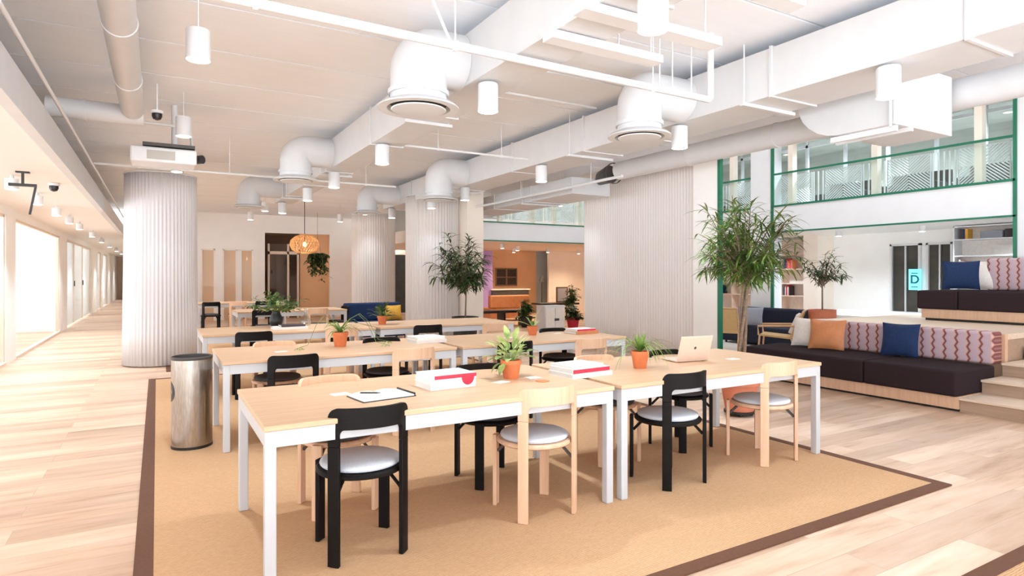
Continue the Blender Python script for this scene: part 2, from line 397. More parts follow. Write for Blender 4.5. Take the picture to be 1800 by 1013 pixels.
# back wall with frosted panes, meeting room recess
YB = 21.6
bw = B()
for a, b_ in ((-0.7, 1.2), (1.60, 1.82), (2.72, 3.08), (5.2, 7.5), (8.0, 9.7)):
    bw.box(a, b_, YB, YB + 0.15, 0, ZC)
for a, b_, z0 in ((1.2, 1.6, 2.28), (1.82, 2.72, 2.28), (3.08, 5.2, 2.85), (7.5, 8.0, 2.2)):
    bw.box(a, b_, YB, YB + 0.15, z0, ZC)
struct('wall_back', bw, M['white'])
for i, (a, b_) in enumerate(((1.2, 1.6), (1.82, 2.24), (2.34, 2.72))):
    f = B(); f.box(a, a + 0.04, YB + 0.02, YB + 0.1, 0, 2.28); f.box(b_ - 0.04, b_, YB + 0.02, YB + 0.1, 0, 2.28); f.box(a, b_, YB + 0.02, YB + 0.1, 2.24, 2.28)
    if i == 1: f.box(2.24, 2.34, YB + 0.02, YB + 0.1, 0, 2.28)
    o = struct('window_%d' % (6 + i), f, M['white'])
    g = B().box(a + 0.04, b_ - 0.04, YB + 0.05, YB + 0.06, 0, 2.24).build('pane', M['amberglass'], o); g['kind'] = 'structure'
struct('wall_7', B().box(-0.7, 3.08, YB + 2.6, YB + 2.7, 0, ZC), M['tan'])
struct('wall_8', B().box(3.0, 5.3, YB + 2.2, YB + 2.3, 0, ZC).box(3.0, 3.08, YB + 0.15, YB + 2.3, 0, ZC), M['brownwall'])
struct('wall_9', B().box(4.25, 5.2, YB + 0.3, YB + 0.4, 0, ZC).box(5.2, 5.3, YB + 0.15, YB + 2.3, 0, ZC), M['tan'])
struct('ceiling_3', B().box(-0.7, 8.2, YB + 0.15, YB + 2.7, 2.9, 3.0), M['cream'])
struct('wall_10', B().box(7.0, 9.6, YB + 1.0, YB + 1.1, 0, 3), M['darkroom'])
# meeting room glass door in the recess
d = B(); d.box(3.2, 3.26, YB + 0.2, YB + 0.26, 0, 2.5); d.box(3.82, 3.88, YB + 0.2, YB + 0.26, 0, 2.5); d.box(3.2, 4.2, YB + 0.2, YB + 0.26, 2.15, 2.25); d.box(4.14, 4.2, YB + 0.2, YB + 0.26, 0, 2.5)
dr = struct('door_1', d, M['postwood'])
g = B().box(3.26, 4.14, YB + 0.225, YB + 0.235, 0.03, 2.5).build('pane', M['glass'], dr); g['kind'] = 'structure'
box('door_handle', M['black'], 3.30, 3.33, YB + 0.16, YB + 0.2, 1.5, 1.62, dr)

# columns (concrete cores) behind the curtains
def column(name, x, y, r):
    return struct(name, B().box(x - r, x + r, y - r, y + r, 0, ZC), M['cream'])
column('column_1', 0.06, 11.62, 0.32); column('column_2', 4.98, 11.75, 0.32); column('column_3', 4.98, 15.95, 0.32)
struct('column_4', B().box(5.30, 5.66, 10.93, 11.5, 0, ZC), M['cream'])
struct('column_5', B().box(7.40, 7.455, 6.53, 7.02, 0, 3.32), M['white'])
struct('column_7', B().box(7.395, 7.46, 6.48, 6.53, 0, 3.32), M['green'])

# ------------------------------------------------------------------ atrium, mezzanine
XF = 11.3
fw = B()
fw.box(XF, XF + 0.3, 8.50, 9.05, 0, 5.2)                 # pillar between the two openings
fw.box(XF, XF + 0.3, -3, 4.24, 0, 5.2)                   # white wall right of the opening
fw.box(XF, XF + 0.3, 4.24, 8.50, 2.36, 2.88)             # slab edge
fw.box(XF, XF + 0.3, 9.05, 13.9, 2.36, 2.88)
fw.box(XF, XF + 0.3, 4.24, 8.50, 4.30, 5.2); fw.box(XF, XF + 0.3, 9.05, 13.9, 4.30, 5.2)
struct('wall_right', fw, M['atriumwhite'])
tr = B()
tr.box(XF - 0.02, XF + 0.02, 4.22, 4.27, 2.35, 4.30); tr.box(XF - 0.02, XF + 0.02, 4.22, 4.27, 0.76, 2.36)
tr.box(XF - 0.02, XF + 0.02, 8.47, 8.53, 0.0, 4.30)
tr.box(XF - 0.02, XF + 0.02, 4.24, 8.50, 2.335, 2.365); tr.box(XF - 0.02, XF + 0.06, 4.24, 8.50, 2.88, 2.92)
tr.box(XF - 0.02, XF + 0.06, 9.05, 13.9, 2.88, 2.92); tr.box(XF - 0.02, XF + 0.02, 9.05, 13.9, 2.335, 2.365)
tr.box(XF - 0.02, XF + 0.02, 4.24, 8.5, 4.285, 4.305)
struct('trim_4', tr, M['green'])
hd = B(); hd.box(XF + 0.02, XF + 0.2, 4.27, 8.47, 4.17, 4.285); hd.box(XF + 0.02, XF + 0.2, 9.05, 13.9, 4.17, 4.285)
for yy in (8.12, 6.40, 4.76, 9.62, 10.8, 12.2): hd.box(XF + 0.06, XF + 0.2, yy - 0.055, yy + 0.055, 2.92, 4.2)
struct('trim_5', hd, M['cream'])
struct('floor_1', B().box(XF + 0.3, 15, 3.2, 13.9, 2.36, 2.86), M['white'])
struct('ceiling_4', B().box(XF + 0.3, 15, 3.2, 13.9, 4.5, 4.6), M['grey'])
struct('wall_11', B().box(14.6, 14.7, 3.2, 13.9, 2.86, 4.5), M['grey'])
struct('wall_12', B().box(XF + 0.3, 14.7, 3.1, 3.2, 2.36, 4.6), M['grey'])
struct('ceiling_added', B().box(7.6, 9.0, -2, 14.2, 5.2, 5.35).box(10.2, 15, -2, 14.2, 5.2, 5.35), M['white'])  # unseen roof with a slot, added to hold back daylight in the atrium
struct('wall_added', B().box(7.6, 15, -2.1, -2.0, 0, 5.35), M['white'])  # unseen end wall, added to block daylight from the open side
struct('wall_22', B().box(7.45, 7.6, -2, 22, ZC + 0.5, 5.35), M['white'])
struct('wall_23', B().box(15.0, 15.1, -2, 21.5, 0, 5.35), M['white'])
# interior mezzanine glazing
ig = B()
for yy in (3.6, 4.4, 5.3, 6.1, 7.0, 7.9, 8.8, 9.7, 10.6): ig.box(12.9, 12.96, yy - 0.03, yy + 0.03, 2.86, 4.5)
ig.box(12.9, 12.96, 3.2, 13.9, 4.36, 4.42)
wi = struct('window_9', ig, M['whitemetal'])
g = B().box(12.92, 12.93, 3.2, 13.9, 2.86, 4.5).build('pane', M['greenglass'], wi); g['kind'] = 'structure'
# balustrades
def lattice(b, org, ax, half_w, z0, z1, dep):
    """crossed diagonal slats in a rectangle centred on org along the horizontal axis ax"""
    o = Vector(org); a = Vector(ax); zc = (z0 + z1) / 2; hh = (z1 - z0) / 2; W_ = 0.018
    up = a.cross(Vector((0, 0, 1)))
    def P(u, v): return o + a * u + Vector((0, 0, zc + v - o.z))
    n = 6; sl = hh / half_w
    for su in (-1, 1):
        for sv in (-1, 1):
            for k in range(-n + 1, n):
                # line v = sl*u + c inside the quadrant u in 0..half_w, v in 0..hh
                c = k * hh / n; pts = []
                u0 = max(0.0, -c / sl); u1 = min(half_w, (hh - c) / sl)
                if u1 - u0 < 0.02: continue
                b.obox(P(su * u0, sv * (sl * u0 + c)), P(su * u1, sv * (sl * u1 + c)), W_, dep, up=up)
    for sg in (-1, 1): b.obox(P(sg * half_w, -hh), P(sg * half_w, hh), W_, dep, up=up)
    for vv in (-hh, hh): b.obox(P(-half_w, vv), P(half_w, vv), W_, dep, up=up)
def balustrade(name, label, axis, fixed, a0, a1, centres, hw):
    t = thing(name, label, 'balustrade', (0, 0, 0))
    ax = (0, 1, 0) if axis == 'y' else (1, 0, 0); s = 1
    def pt(u, v, z): return (fixed + v, u, z) if axis == 'y' else (u, fixed + v, z)
    def bx(u0, u1, v0, v1, z0, z1):
        p, q = pt(u0, v0, z0), pt(u1, v1, z1); return B().box(p[0], q[0], p[1], q[1], z0, z1)
    bx(a0, a1, 0.0, 0.012, 2.93, 3.56).build('glass_panel', M['greenglass'], t)
    bx(a0, a1, -0.015, 0.03, 3.555, 3.59).build('handrail', M['green'], t)
    for c in centres:
        b = B(); lattice(b, pt(c, 0.30, 3.24), ax, hw, 2.93, 3.55, 0.02); b.build('lattice_panel', M['whitemetal'], t)
    cs = sorted(centres)
    edges = [a0] + [e for c in cs for e in (c - hw, c + hw)] + [a1]
    for i in range(0, len(edges), 2):
        u0, u1 = edges[i], edges[i + 1]
        if u1 - u0 < 0.12: continue
        b = B(); n = max(2, int((u1 - u0) / 0.085))
        for k in range(n):
            u = u0 + (u1 - u0) * (k + 0.5) / n; p = pt(u, 0.29, 2.93); q = pt(u, 0.31, 3.55)
            b.box(p[0] - 0.011, p[0] + 0.011, p[1] - 0.011, p[1] + 0.011, 2.93, 3.55) if True else None
        b.build('slat_panel', M['whitemetal'], t)
    return t
balustrade('balustrade', 'glass balustrade with white crossed slats on the wide mezzanine opening at right', 'y', XF, 4.27, 8.47, (8.16, 7.14, 5.93, 4.78), 0.36)
balustrade('balustrade', 'narrow glass balustrade with white slats upstairs, left of the white pillar', 'y', XF, 9.06, 13.8, (9.55, 10.6, 11.7, 12.8), 0.36)
# dark furniture standing on the mezzanine
for i, (y0, y1) in enumerate(((4.35, 5.3), (5.6, 6.6), (6.9, 7.9), (9.3, 10.3))):
    t = thing('bench', ['dark upstairs bench behind the slats at the far right', 'dark upstairs bench behind the second slatted panel from the right', 'dark upstairs bench behind the third slatted panel from the right', 'dark upstairs bench behind the balustrade left of the white pillar'][i], 'bench', (12.15, (y0 + y1) / 2, 2.86), 0, 'benches on the mezzanine')
    h = (y1 - y0) / 2
    box('seat', M['black'], -0.3, 0.3, -h, h, 0.0, 0.26, t, 0.02); box('backrest', M['black'], 0.2, 0.3, -h, h, 0.26, 0.5, t, 0.02)
for i, (x, y) in enumerate(((13.6, 4.6), (12.3, 5.2), (13.5, 6.3), (12.2, 7.2), (13.4, 8.2), (12.3, 9.8))):
    t = thing('ceiling_light', 'small round ceiling light on the mezzanine, number %s from the right' % ['first', 'second', 'third', 'fourth', 'fifth', 'sixth'][i], 'lamp', (x, y, 4.5), 0, 'mezzanine ceiling lights')
    B().lathe([(0.08, -0.06), (0.09, -0.05), (0.09, 0.0)]).build('housing', M['whitemetal'], t, smooth=True)
    B().lathe([(0.07, -0.064), (0.07, -0.061)]).build('lens', M['lamp'], t); spot('mezzanine_glow', (x, y, 4.42), None, 170, 150)
# far mezzanine across the end of the atrium
YF = 13.9
struct('wall_13', B().box(6.6, XF + 0.3, YF, YF + 0.3, 2.34, 2.80).box(6.6, XF + .3, YF, YF + .3, 4.3, 5.2), M['atriumwhite'])
struct('trim_6', B().box(6.6, XF, YF - 0.02, YF + 0.02, 2.325, 2.35).box(6.6, XF, YF - 0.02, YF + 0.05, 2.80, 2.83), M['green'])
struct('floor_2', B().box(6.0, 15.5, YF + 0.3, 21.4, 2.36, 2.7), M['cream'])
struct('wall_14', B().box(6, 15.5, 18.0, 18.1, 2.7, 4.6), M['grey'])
balustrade('balustrade', 'distant balustrade with white crossed slats above the orange lounge', 'x', YF, 6.6, XF, (7.6, 8.7, 9.8), 0.42)
hp = B()
for xx in (7.0, 7.75, 8.75, 9.45, 10.3): hp.box(xx - 0.05, xx + 0.05, YF + 0.08, YF + 0.2, 2.83, 4.2)
struct('trim_7', hp, M['cream'])
# lounge under the far mezzanine
struct('wall_15', B().box(8.0, 12.65, 20.0, 20.12, 0, 2.36), M['tan'])
struct('wall_16', B().box(12.70, 16, 19.2, 19.3, 0, 2.36), M['cream'])
struct('wall_17', B().box(9.2, 10.15, 18.9, 19.0, 0.0, 2.3), M['lilac'])
struct('wall_18', B().box(12.66, 16.0, 20.02, 20.1, 0, 2.36), M['bluewall'])

# ------------------------------------------------------------------ seating steps, platform
t = thing('tiered_platform', 'raised pale timber platform behind the zigzag back cushions', 'platform', (0, 0, 0))
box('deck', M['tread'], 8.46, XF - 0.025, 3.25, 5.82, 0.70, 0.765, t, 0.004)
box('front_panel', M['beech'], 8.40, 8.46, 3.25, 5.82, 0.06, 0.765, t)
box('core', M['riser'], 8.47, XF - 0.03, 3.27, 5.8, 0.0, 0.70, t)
t = thing('seating_tier', 'low timber plinth carrying the dark lower sofa cushions', 'platform', (0, 0, 0))
box('plinth', M['beech'], 7.32, 8.38, 3.245, 5.95, 0.025, 0.155, t, 0.003)
box('recess_shade', M['black'], 7.345, 8.36, 3.25, 5.9, 0.0, 0.025, t)  # black block stands in for the shade under the lower plinth
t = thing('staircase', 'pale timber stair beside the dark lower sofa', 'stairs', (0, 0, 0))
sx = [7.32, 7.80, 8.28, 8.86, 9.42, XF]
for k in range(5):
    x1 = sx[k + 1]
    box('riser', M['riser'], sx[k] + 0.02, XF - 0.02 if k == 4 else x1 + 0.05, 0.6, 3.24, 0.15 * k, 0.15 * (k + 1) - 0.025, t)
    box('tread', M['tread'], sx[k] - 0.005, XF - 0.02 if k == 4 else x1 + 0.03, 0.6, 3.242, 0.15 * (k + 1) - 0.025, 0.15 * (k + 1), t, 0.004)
def soft_box(name, mat, dims, loc, parent=None, bev=0.035):
    x, y, z = dims
    return B().box(loc[0] - x / 2, loc[0] + x / 2, loc[1] - y / 2, loc[1] + y / 2, loc[2], loc[2] + z).build(name, mat, parent, smooth=True, bevel=bev, seg=4, angle=60)
def cushion(name, label, mat, x0, x1, y0, y1, z0, z1, group, bev=0.03):
    o = bpy.data.objects.new('x', None)
    bpy.data.objects.remove(o)
    cx, cy = (x0 + x1) / 2, (y0 + y1) / 2
    ob = soft_box(name, mat, (x1 - x0, y1 - y0, z1 - z0), (0, 0, 0), None, bev)
    ob.location = (cx, cy, z0); tag(ob, label, 'cushion', group); return ob
cushion('seat_cushion', 'long dark aubergine seat cushion on the lower plinth, beside the stair', M['aubergine'], 7.27, 8.16, 3.25, 4.23, 0.157, 0.43, 'lower seat cushions')
cushion('seat_cushion', 'long dark aubergine seat cushion under the rust and off-white pillows', M['aubergine'], 7.27, 8.16, 4.235, 5.98, 0.157, 0.43, 'lower seat cushions')
cushion('back_cushion', 'zigzag patterned back cushion right of the lower blue pillow', M['zig'], 8.17, 8.385, 3.27, 4.18, 0.432, 0.80, 'lower back cushions')
cushion('back_cushion', 'zigzag patterned back cushion between the rust and lower blue pillows', M['zig'], 8.17, 8.385, 4.19, 5.35, 0.432, 0.80, 'lower back cushions')
t = thing('seating_tier', 'upper timber plinth on the platform under the second dark sofa', 'platform', (0, 0, 0))
box('plinth', M['beech'], 10.10, XF - 0.02, 2.2, 4.98, 0.80, 0.935, t, 0.003)
box('recess_shade', M['black'], 10.14, XF - 0.02, 2.2, 4.94, 0.767, 0.80, t)  # black block stands in for the shadow below the upper plinth
cushion('seat_cushion', 'dark aubergine seat cushion at the left end of the upper tier', M['aubergine'], 10.04, XF - 0.03, 4.47, 5.02, 0.937, 1.215, 'upper seat cushions')
cushion('seat_cushion', 'dark aubergine seat cushion under the upper zigzag back cushion', M['aubergine'], 10.04, XF - 0.03, 2.2, 4.465, 0.937, 1.215, 'upper seat cushions')
cushion('back_cushion', 'zigzag patterned back cushion on the upper tier at the right edge', M['zig'], 11.0, 11.22, 2.6, 4.50, 1.217, 1.70, 'upper back cushions')
def pillow(name, label, mat, w, h, th, loc, rot, group=None):
    b = B(); n = 12
    for sgn in (1, -1):
        vs = []
        for i in range(n + 1):
            for j in range(n + 1):
                u, v = 2 * i / n - 1, 2 * j / n - 1
                k = 1 - 0.07 * (1 - u * u) * abs(v) ** 2; k2 = 1 - 0.07 * (1 - v * v) * abs(u) ** 2
                zt = th / 2 * max(0, (1 - abs(u) ** 2.4)) ** 0.55 * max(0, (1 - abs(v) ** 2.4)) ** 0.55
                vs.append((u * w / 2 * k2, sgn * zt, v * h / 2 * k))
        fs = [(i * (n + 1) + j, (i + 1) * (n + 1) + j, (i + 1) * (n + 1) + j + 1, i * (n + 1) + j + 1) for i in range(n) for j in range(n)]
        b.add(vs, fs)
    o = b.build(name, mat, None, smooth=True, angle=70); o.location = loc; o.rotation_euler = rot
    return tag(o, label, 'pillow', group)
pillow('pillow', 'navy blue square pillow leaning on the lower zigzag cushion', M['navy'], 0.42, 0.42, 0.14, (8.02, 4.20, 0.64), (math.radians(-14), 0, math.radians(-78)), 'blue pillows')
pillow('pillow', 'rust orange leather pillow on the lower dark sofa', M['orange'], 0.46, 0.42, 0.15, (7.92, 5.10, 0.635), (math.radians(-16), 0, math.radians(-72)))
pillow('pillow', 'off-white pillow left of the rust orange pillow', M['offwhite'], 0.44, 0.42, 0.14, (8.0, 5.44, 0.635), (math.radians(-16), 0, math.radians(-84)))
pillow('pillow', 'navy blue square pillow at the left end of the upper tier', M['navy'], 0.48, 0.46, 0.15, (10.72, 4.72, 1.445), (math.radians(-16), 0, math.radians(-66)), 'blue pillows')
pillow('pillow', 'off-white pillow behind the upper navy blue pillow', M['offwhite'], 0.48, 0.46, 0.14, (10.99, 4.62, 1.445), (math.radians(-14), 0, math.radians(-70)))

# ------------------------------------------------------------------ rugs
def rug(label, x0, x1, y0, y1, bw_=0.075):
    t = thing('sisal_rug', label, 'rug', ((x0 + x1) / 2, (y0 + y1) / 2, 0))
    hx, hy = (x1 - x0) / 2, (y1 - y0) / 2
    B().box(-hx + bw_, hx - bw_, -hy + bw_, hy - bw_, 0.001, 0.010).build('field', M['sisal'], t)
    b = B(); b.box(-hx, hx, -hy, -hy + bw_, 0.001, 0.011).box(-hx, hx, hy - bw_, hy, 0.001, 0.011).box(-hx, -hx + bw_, -hy + bw_, hy - bw_, 0.001, 0.011).box(hx - bw_, hx, -hy + bw_, hy - bw_, 0.001, 0.011)
    b.build('border', M['brown'], t)
    return t
rug('large tan sisal rug with brown border under the nearest tables', -0.10, 4.715, 2.13, 9.84, 0.085)
rug('tan sisal rug with brown border at the bottom right corner', 2.2, 7.0, -2.15, 1.46, 0.085)
rug('tan sisal rug with brown border behind the left curtained column', 0.12, 3.55, 10.5, 19.0, 0.085)

# ------------------------------------------------------------------ tables
def make_table(label, loc, L=2.07, D=1.08, group=None):
    t = thing('work_table', label, 'table', loc, 0, group)
    hx, hy = L / 2, D / 2
    box('tabletop', M['tabletop'], -hx, hx, -hy, hy, 0.718, 0.745, t, 0.004)
    b = B(); b.box(-hx + 0.01, hx - 0.01, -hy + 0.008, -hy + 0.03, 0.64, 0.717); b.box(-hx + 0.01, hx - 0.01, hy - 0.03, hy - 0.008, 0.64, 0.717)
    b.box(-hx + 0.008, -hx + 0.03, -hy + 0.01, hy - 0.01, 0.64, 0.717); b.box(hx - 0.03, hx - 0.008, -hy + 0.01, hy - 0.01, 0.64, 0.717)
    b.build('apron', M['tablewhite'], t, bevel=0.002)
    for sx_ in (-1, 1):
        for sy in (-1, 1):
            x, y = sx_ * (hx - 0.032), sy * (hy - 0.032)
            box('leg', M['tablewhite'], x - 0.026, x + 0.026, y - 0.026, y + 0.026, 0.011, 0.717, t, 0.006)
    return t
TG = 'white legged oak work tables'
tab = make_table('nearest oak work table, left of the pair, carrying the open notebook', (1.46, 3.56, 0), group=TG)
tlist = [((3.585, 3.56, 0), 'nearest oak work table, right of the pair, carrying the laptop'),
         ((1.49, 5.97, 0), 'left oak table of the second row, behind the open notebook table'),
         ((3.62, 5.97, 0), 'right oak table of the second row, behind the laptop table'),
         ((1.49, 8.52, 0), 'left oak table of the third row, with the bushy black vase'),
         ((3.62, 8.52, 0), 'right oak table of the third row, in front of the dark potted tree'),
         ((2.35, 13.15, 0), 'distant oak table of the fourth row, left of the blue sofa'),
         ((1.9, 17.4, 0), 'farthest oak table near the frosted amber panes')]
for l_, s_ in tlist: dup(tab, l_, 0, s_, TG)

# ------------------------------------------------------------------ chairs
RC = 0.25
def shell(outline_pairs, r, th, flat=None):
    """closed solid from paired inner/outer (arc, z) points bent round a vertical cylinder"""
    b = B(); n = len(outline_pairs); vs = []
    for rad in (r - th / 2, r + th / 2):
        for (o_, i_) in outline_pairs:
            for (s, z) in (o_, i_):
                a = -PI / 2 + s / r; x_, y_ = rad * math.cos(a), rad * math.sin(a)
                if flat and abs(s) < flat: y_ = -rad * math.cos(flat / r) - 0.040 * (1 - (s / flat) ** 2)
                vs.append((x_, y_, z))
    k = 2 * n; fs = []
    for i in range(n - 1):
        a, b_ = 2 * i, 2 * i + 1; c, d_ = 2 * i + 2, 2 * i + 3
        fs += [(a, b_, d_, c), (k + a, k + c, k + d_, k + b_), (a, c, k + c, k + a), (b_, k + b_, k + d_, d_)]
    fs += [(0, k, k + 1, 1), (k - 2, k - 1, 2 * k - 1, 2 * k - 2)]
    b.add(vs, fs); return b
SH = RC * PI / 4                       # half arc between the rear legs
LW = 0.060; TOP = 0.79; BARH = 0.105; ZS = 0.60
def back_pairs():
    out = []; ro, ri = 0.052, 0.030; So, Si = SH + LW / 2, SH - LW / 2
    zi = TOP - BARH
    def outer(t):  # t 0..1 from left foot to right foot of the hoop
        pass
    op, ip = [], []
    n = 10
    op.append((-So, ZS)); ip.append((-Si, ZS))
    op.append((-So, TOP - ro)); ip.append((-Si, zi - ri))
    for i in range(1, n + 1):
        a = PI - (PI / 2) * i / n
        op.append((-So + ro + ro * math.cos(a), TOP - ro + ro * math.sin(a)))
        ip.append((-Si + ri + ri * math.cos(a), zi - ri + ri * math.sin(a)))
    m = 14
    for i in range(1, m):
        f = i / m
        op.append((-(So - ro) + 2 * (So - ro) * f, TOP)); ip.append((-(Si - ri) + 2 * (Si - ri) * f, zi))
    right = [((-a[0], a[1]), (-b[0], b[1])) for a, b in zip(reversed(op[:n + 2]), reversed(ip[:n + 2]))]
    return list(zip(op, ip)) + right
def leg_pairs(sc, z0, z1):
    n = 3
    return [((sc - LW / 2 + LW * i / n, z0), (sc - LW / 2 + LW * i / n, z1)) for i in range(n + 1)]
def make_chair(label, fin, pad, group):
    t = thing('dining_chair', label, 'chair', (0, 0, 0), 0, group)
    wm = M[fin]
    B().lathe([(0.19, 0.425), (0.222, 0.428), (0.23, 0.436), (0.23, 0.448), (0.222, 0.456), (0.19, 0.457)], n=40).build('seat', wm, t, smooth=True)
    p = B().lathe([(0.14, 0.456), (0.19, 0.457), (0.206, 0.462), (0.211, 0.472), (0.206, 0.482), (0.19, 0.489), (0.14, 0.494), (0.07, 0.496), (0.012, 0.4965)], n=40).build('seat_pad', M[pad], t, smooth=True)
    p['label'] = 'grey wool seat pad' if pad == 'greypad' else 'charcoal wool seat pad'
    shell(back_pairs(), RC, 0.024, SH - LW / 2).build('backrest', wm, t, smooth=True, bevel=0.003)
    legs = []
    for s_ in (-1, 1):
        for a, sc_, z1 in ((-PI / 2 + s_ * PI / 4, s_ * SH, ZS - 0.0005), (PI / 2 - s_ * PI / 4, PI * RC - s_ * SH, 0.452)):
            legs.append((a, shell(leg_pairs(sc_, 0.011, z1), RC, 0.024).build('leg', wm, t, smooth=True, bevel=0.003)))
    for a, lo in legs:
        c, s2 = math.cos(a), math.sin(a)
        b = B(); b.tube([(c * 0.235, s2 * 0.235, 0.345), (c * 0.222, s2 * 0.222, 0.36), (c * 0.165, s2 * 0.165, 0.42), (c * 0.15, s2 * 0.15, 0.425)], 0.010, 6)
        b.build('bracket', wm if fin == 'blackwood' else M['darkgrey'], lo, smooth=True)
    return t
CG = 'round seat dining chairs'
protos = {}
def chair(x, y, rz, kind, label):
    fin, pad = {'kg': ('blackwood', 'greypad'), 'kd': ('blackwood', 'darkpad'), 'wg': ('beech', 'greypad'), 'wd': ('beech', 'darkpad')}[kind]
    if kind not in protos:
        c = make_chair(label, fin, pad, CG); protos[kind] = c
        c.location = (x, y, 0); c.rotation_euler = (0, 0, math.radians(rz)); return c
    return dup(protos[kind], (x, y, 0), math.radians(rz), label, CG)
F, K = 0, 180
chair(0.935, 3.215, F - 2, 'kg', 'black chair with grey pad nearest the camera, in front of the open notebook')
chair(2.01, 3.20, F - 2, 'wg', 'pale wood chair with grey pad in front of the leafy terracotta pot')
chair(3.11, 3.19, F, 'kg', 'black chair with grey pad in front of the laptop table')
chair(4.12, 3.20, F - 2, 'wg', 'pale wood chair with grey pad at the right end of the nearest tables')
chair(0.975, 3.85, K + 3, 'wd', 'pale wood chair with charcoal pad across from the open notebook')
chair(2.04, 3.83, K, 'kd', 'black chair facing us behind the nearest book stack')
chair(3.06, 3.80, K - 2, 'wd', 'pale wood chair facing us behind the red and white book stack')
chair(3.83, 3.78, K + 4, 'kd', 'black chair facing us behind the laptop')
chair(0.98, 5.47, F, 'kd', 'black chair at the second row, left end, right of the steel bin')
chair(2.02, 5.43, F, 'wd', 'pale wood chair at the second row, behind the blue and red books')
chair(3.08, 5.42, F, 'kd', 'black chair at the second row, behind the leafy terracotta pot')
chair(3.93, 5.30, F, 'wd', 'pale wood chair at the second row, behind the red and white books')
chair(1.0, 6.22, K, 'wd', 'pale wood chair facing us across the second row, left end')
chair(2.03, 6.06, K, 'kd', 'black chair facing us behind the trailing spider plant')
chair(4.22, 6.12, K, 'kd', 'black chair facing us behind the small yellow-green lily pot')
chair(0.98, 7.86, F, 'kd', 'black chair at the third row, left end')
chair(2.0, 7.86, F, 'wd', 'pale wood chair at the third row behind the spider plant')
chair(3.11, 7.76, F, 'kd', 'black chair at the third row, right of the dark potted houseplant')
chair(4.03, 7.58, F, 'wd', 'pale wood chair at the third row, left of the lily pot')
chair(3.3, 13.1, 95, 'kd', 'distant black chair at the right end of the fourth row table')
chair(1.75, 12.6, F, 'kd', 'distant black chair in front of the fourth row table, behind the bushy vase')
chair(2.75, 12.55, F, 'wd', 'distant pale wood chair in front of the fourth row table')
chair(1.15, 16.85, F, 'kd', 'distant black chair beside the left curtained column')
chair(1.75, 16.8, F, 'wd', 'farthest pale wood chair, right of the distant black one')
chair(2.35, 16.8, F, 'kd', 'farthest black chair in front of the amber panes')

# ------------------------------------------------------------------ curtains
def curtain_path(name, label, pts, closed, z0, z1, mat, flare=0.0, group=None, cat='curtain'):
    """pts: plan path (already pleated)"""
    b = B(); n = len(pts); cx = sum(p[0] for p in pts) / n; cy = sum(p[1] for p in pts) / n
    zs = [z0, z0 + 0.5, z0 + 1.4, z1 - 0.3, z1]; vs = []
    for z in zs:
        f = 1 + flare * max(0, 1 - (z - z0) / 2.2)
        vs += [(cx + (x - cx) * f, cy + (y - cy) * f, z) for x, y in pts]
    m = n if closed else n - 1
    fs = [(k * n + i, k * n + (i + 1) % n, (k + 1) * n + (i + 1) % n, (k + 1) * n + i) for k in range(len(zs) - 1) for i in range(m)]
    b.add(vs, fs); b.open = True
    t = thing(name, label, cat, (0, 0, 0), 0, group)
    b.build('cloth', mat, t, smooth=True, angle=180, solid=0.004)
    rl = B(); step = max(1, n // 60)
    rl.tube([(x, y, z1 + 0.012) for x, y in (pts[::step] + ([pts[0]] if closed else []))], 0.012, 6)
    rl.build('curtain_rail', M['whitemetal'], t, smooth=True)
    return t
def ring(cx, cy, r, pleats, amp, seed):
    rr = random.Random(seed); ph = [rr.uniform(0.6, 1.3) for _ in range(pleats + 1)]
    n = pleats * 8; out = []
    for i in range(n):
        a = 2 * PI * i / n; k = i // 8
        f = r + amp * ph[k] * math.cos(2 * PI * (i % 8) / 8)
        out.append((cx + f * math.cos(a), cy + f * math.sin(a)))
    return out
curtain_path('column_curtain', 'sheer white curtain around the left column beside the corridor', ring(0.06, 11.62, 0.515, 60, 0.008, 1), True, 0.02, 3.06, M['curtain'], 0.06, 'white column curtains')
curtain_path('column_curtain', 'sheer white curtain around the column behind the dark potted tree', ring(4.88, 11.66, 0.545, 56, 0.008, 2), True, 0.02, 3.02, M['curtain2'], 0.0, 'white column curtains')
curtain_path('column_curtain', 'sheer white curtain around the farthest column, behind the blue sofa', ring(4.98, 15.95, 0.555, 56, 0.008, 3), True, 0.02, 3.02, M['curtain2'], 0.0, 'white column curtains')
pts = []
rr = random.Random(5)
for i in range(46 * 8 + 1):
    y = 7.03 + 2.93 * i / (46 * 8); pts.append((7.44 + 0.006 * math.cos(2 * PI * i / 8) * (0.8 + 0.4 * math.sin(i * 0.05)), y))
curtain_path('long_curtain', 'wide cream white curtain on the right between white column and far mezzanine', pts, False, 0.02, 3.30, M['curtain2'])

# ------------------------------------------------------------------ ducts, pipes, ceiling services
def rect_duct(label, x0, x1, y0, y1, z0, z1, joints, name='air_duct', group='square ceiling ducts'):
    t = thing(name, label, 'duct', ((x0 + x1) / 2, y0, z0), 0, group)
    hx = (x1 - x0) / 2; L = y1 - y0; H_ = z1 - z0
    box('body', M['duct'], -hx, hx, 0, L, 0, H_, t, 0.004)
    for j in joints:
        box('flange', M['duct'], -hx - 0.015, hx + 0.015, j - y0 - 0.012, j - y0 + 0.012, -0.012, H_ + 0.012, t)
    for j in joints[::2]:
        for s_ in (-1, 1):
            B().tube([(s_ * (hx + 0.028), j - y0 + 0.25, -0.02), (s_ * (hx + 0.028), j - y0 + 0.25, ZC - z0 + 0.01)], 0.006, 6).build('hanger_rod', M['whitemetal'], t)
        box('hanger_bar', M['duct'], -hx - 0.06, hx + 0.06, j - y0 + 0.23, j - y0 + 0.27, -0.03, -0.002, t)
    return t
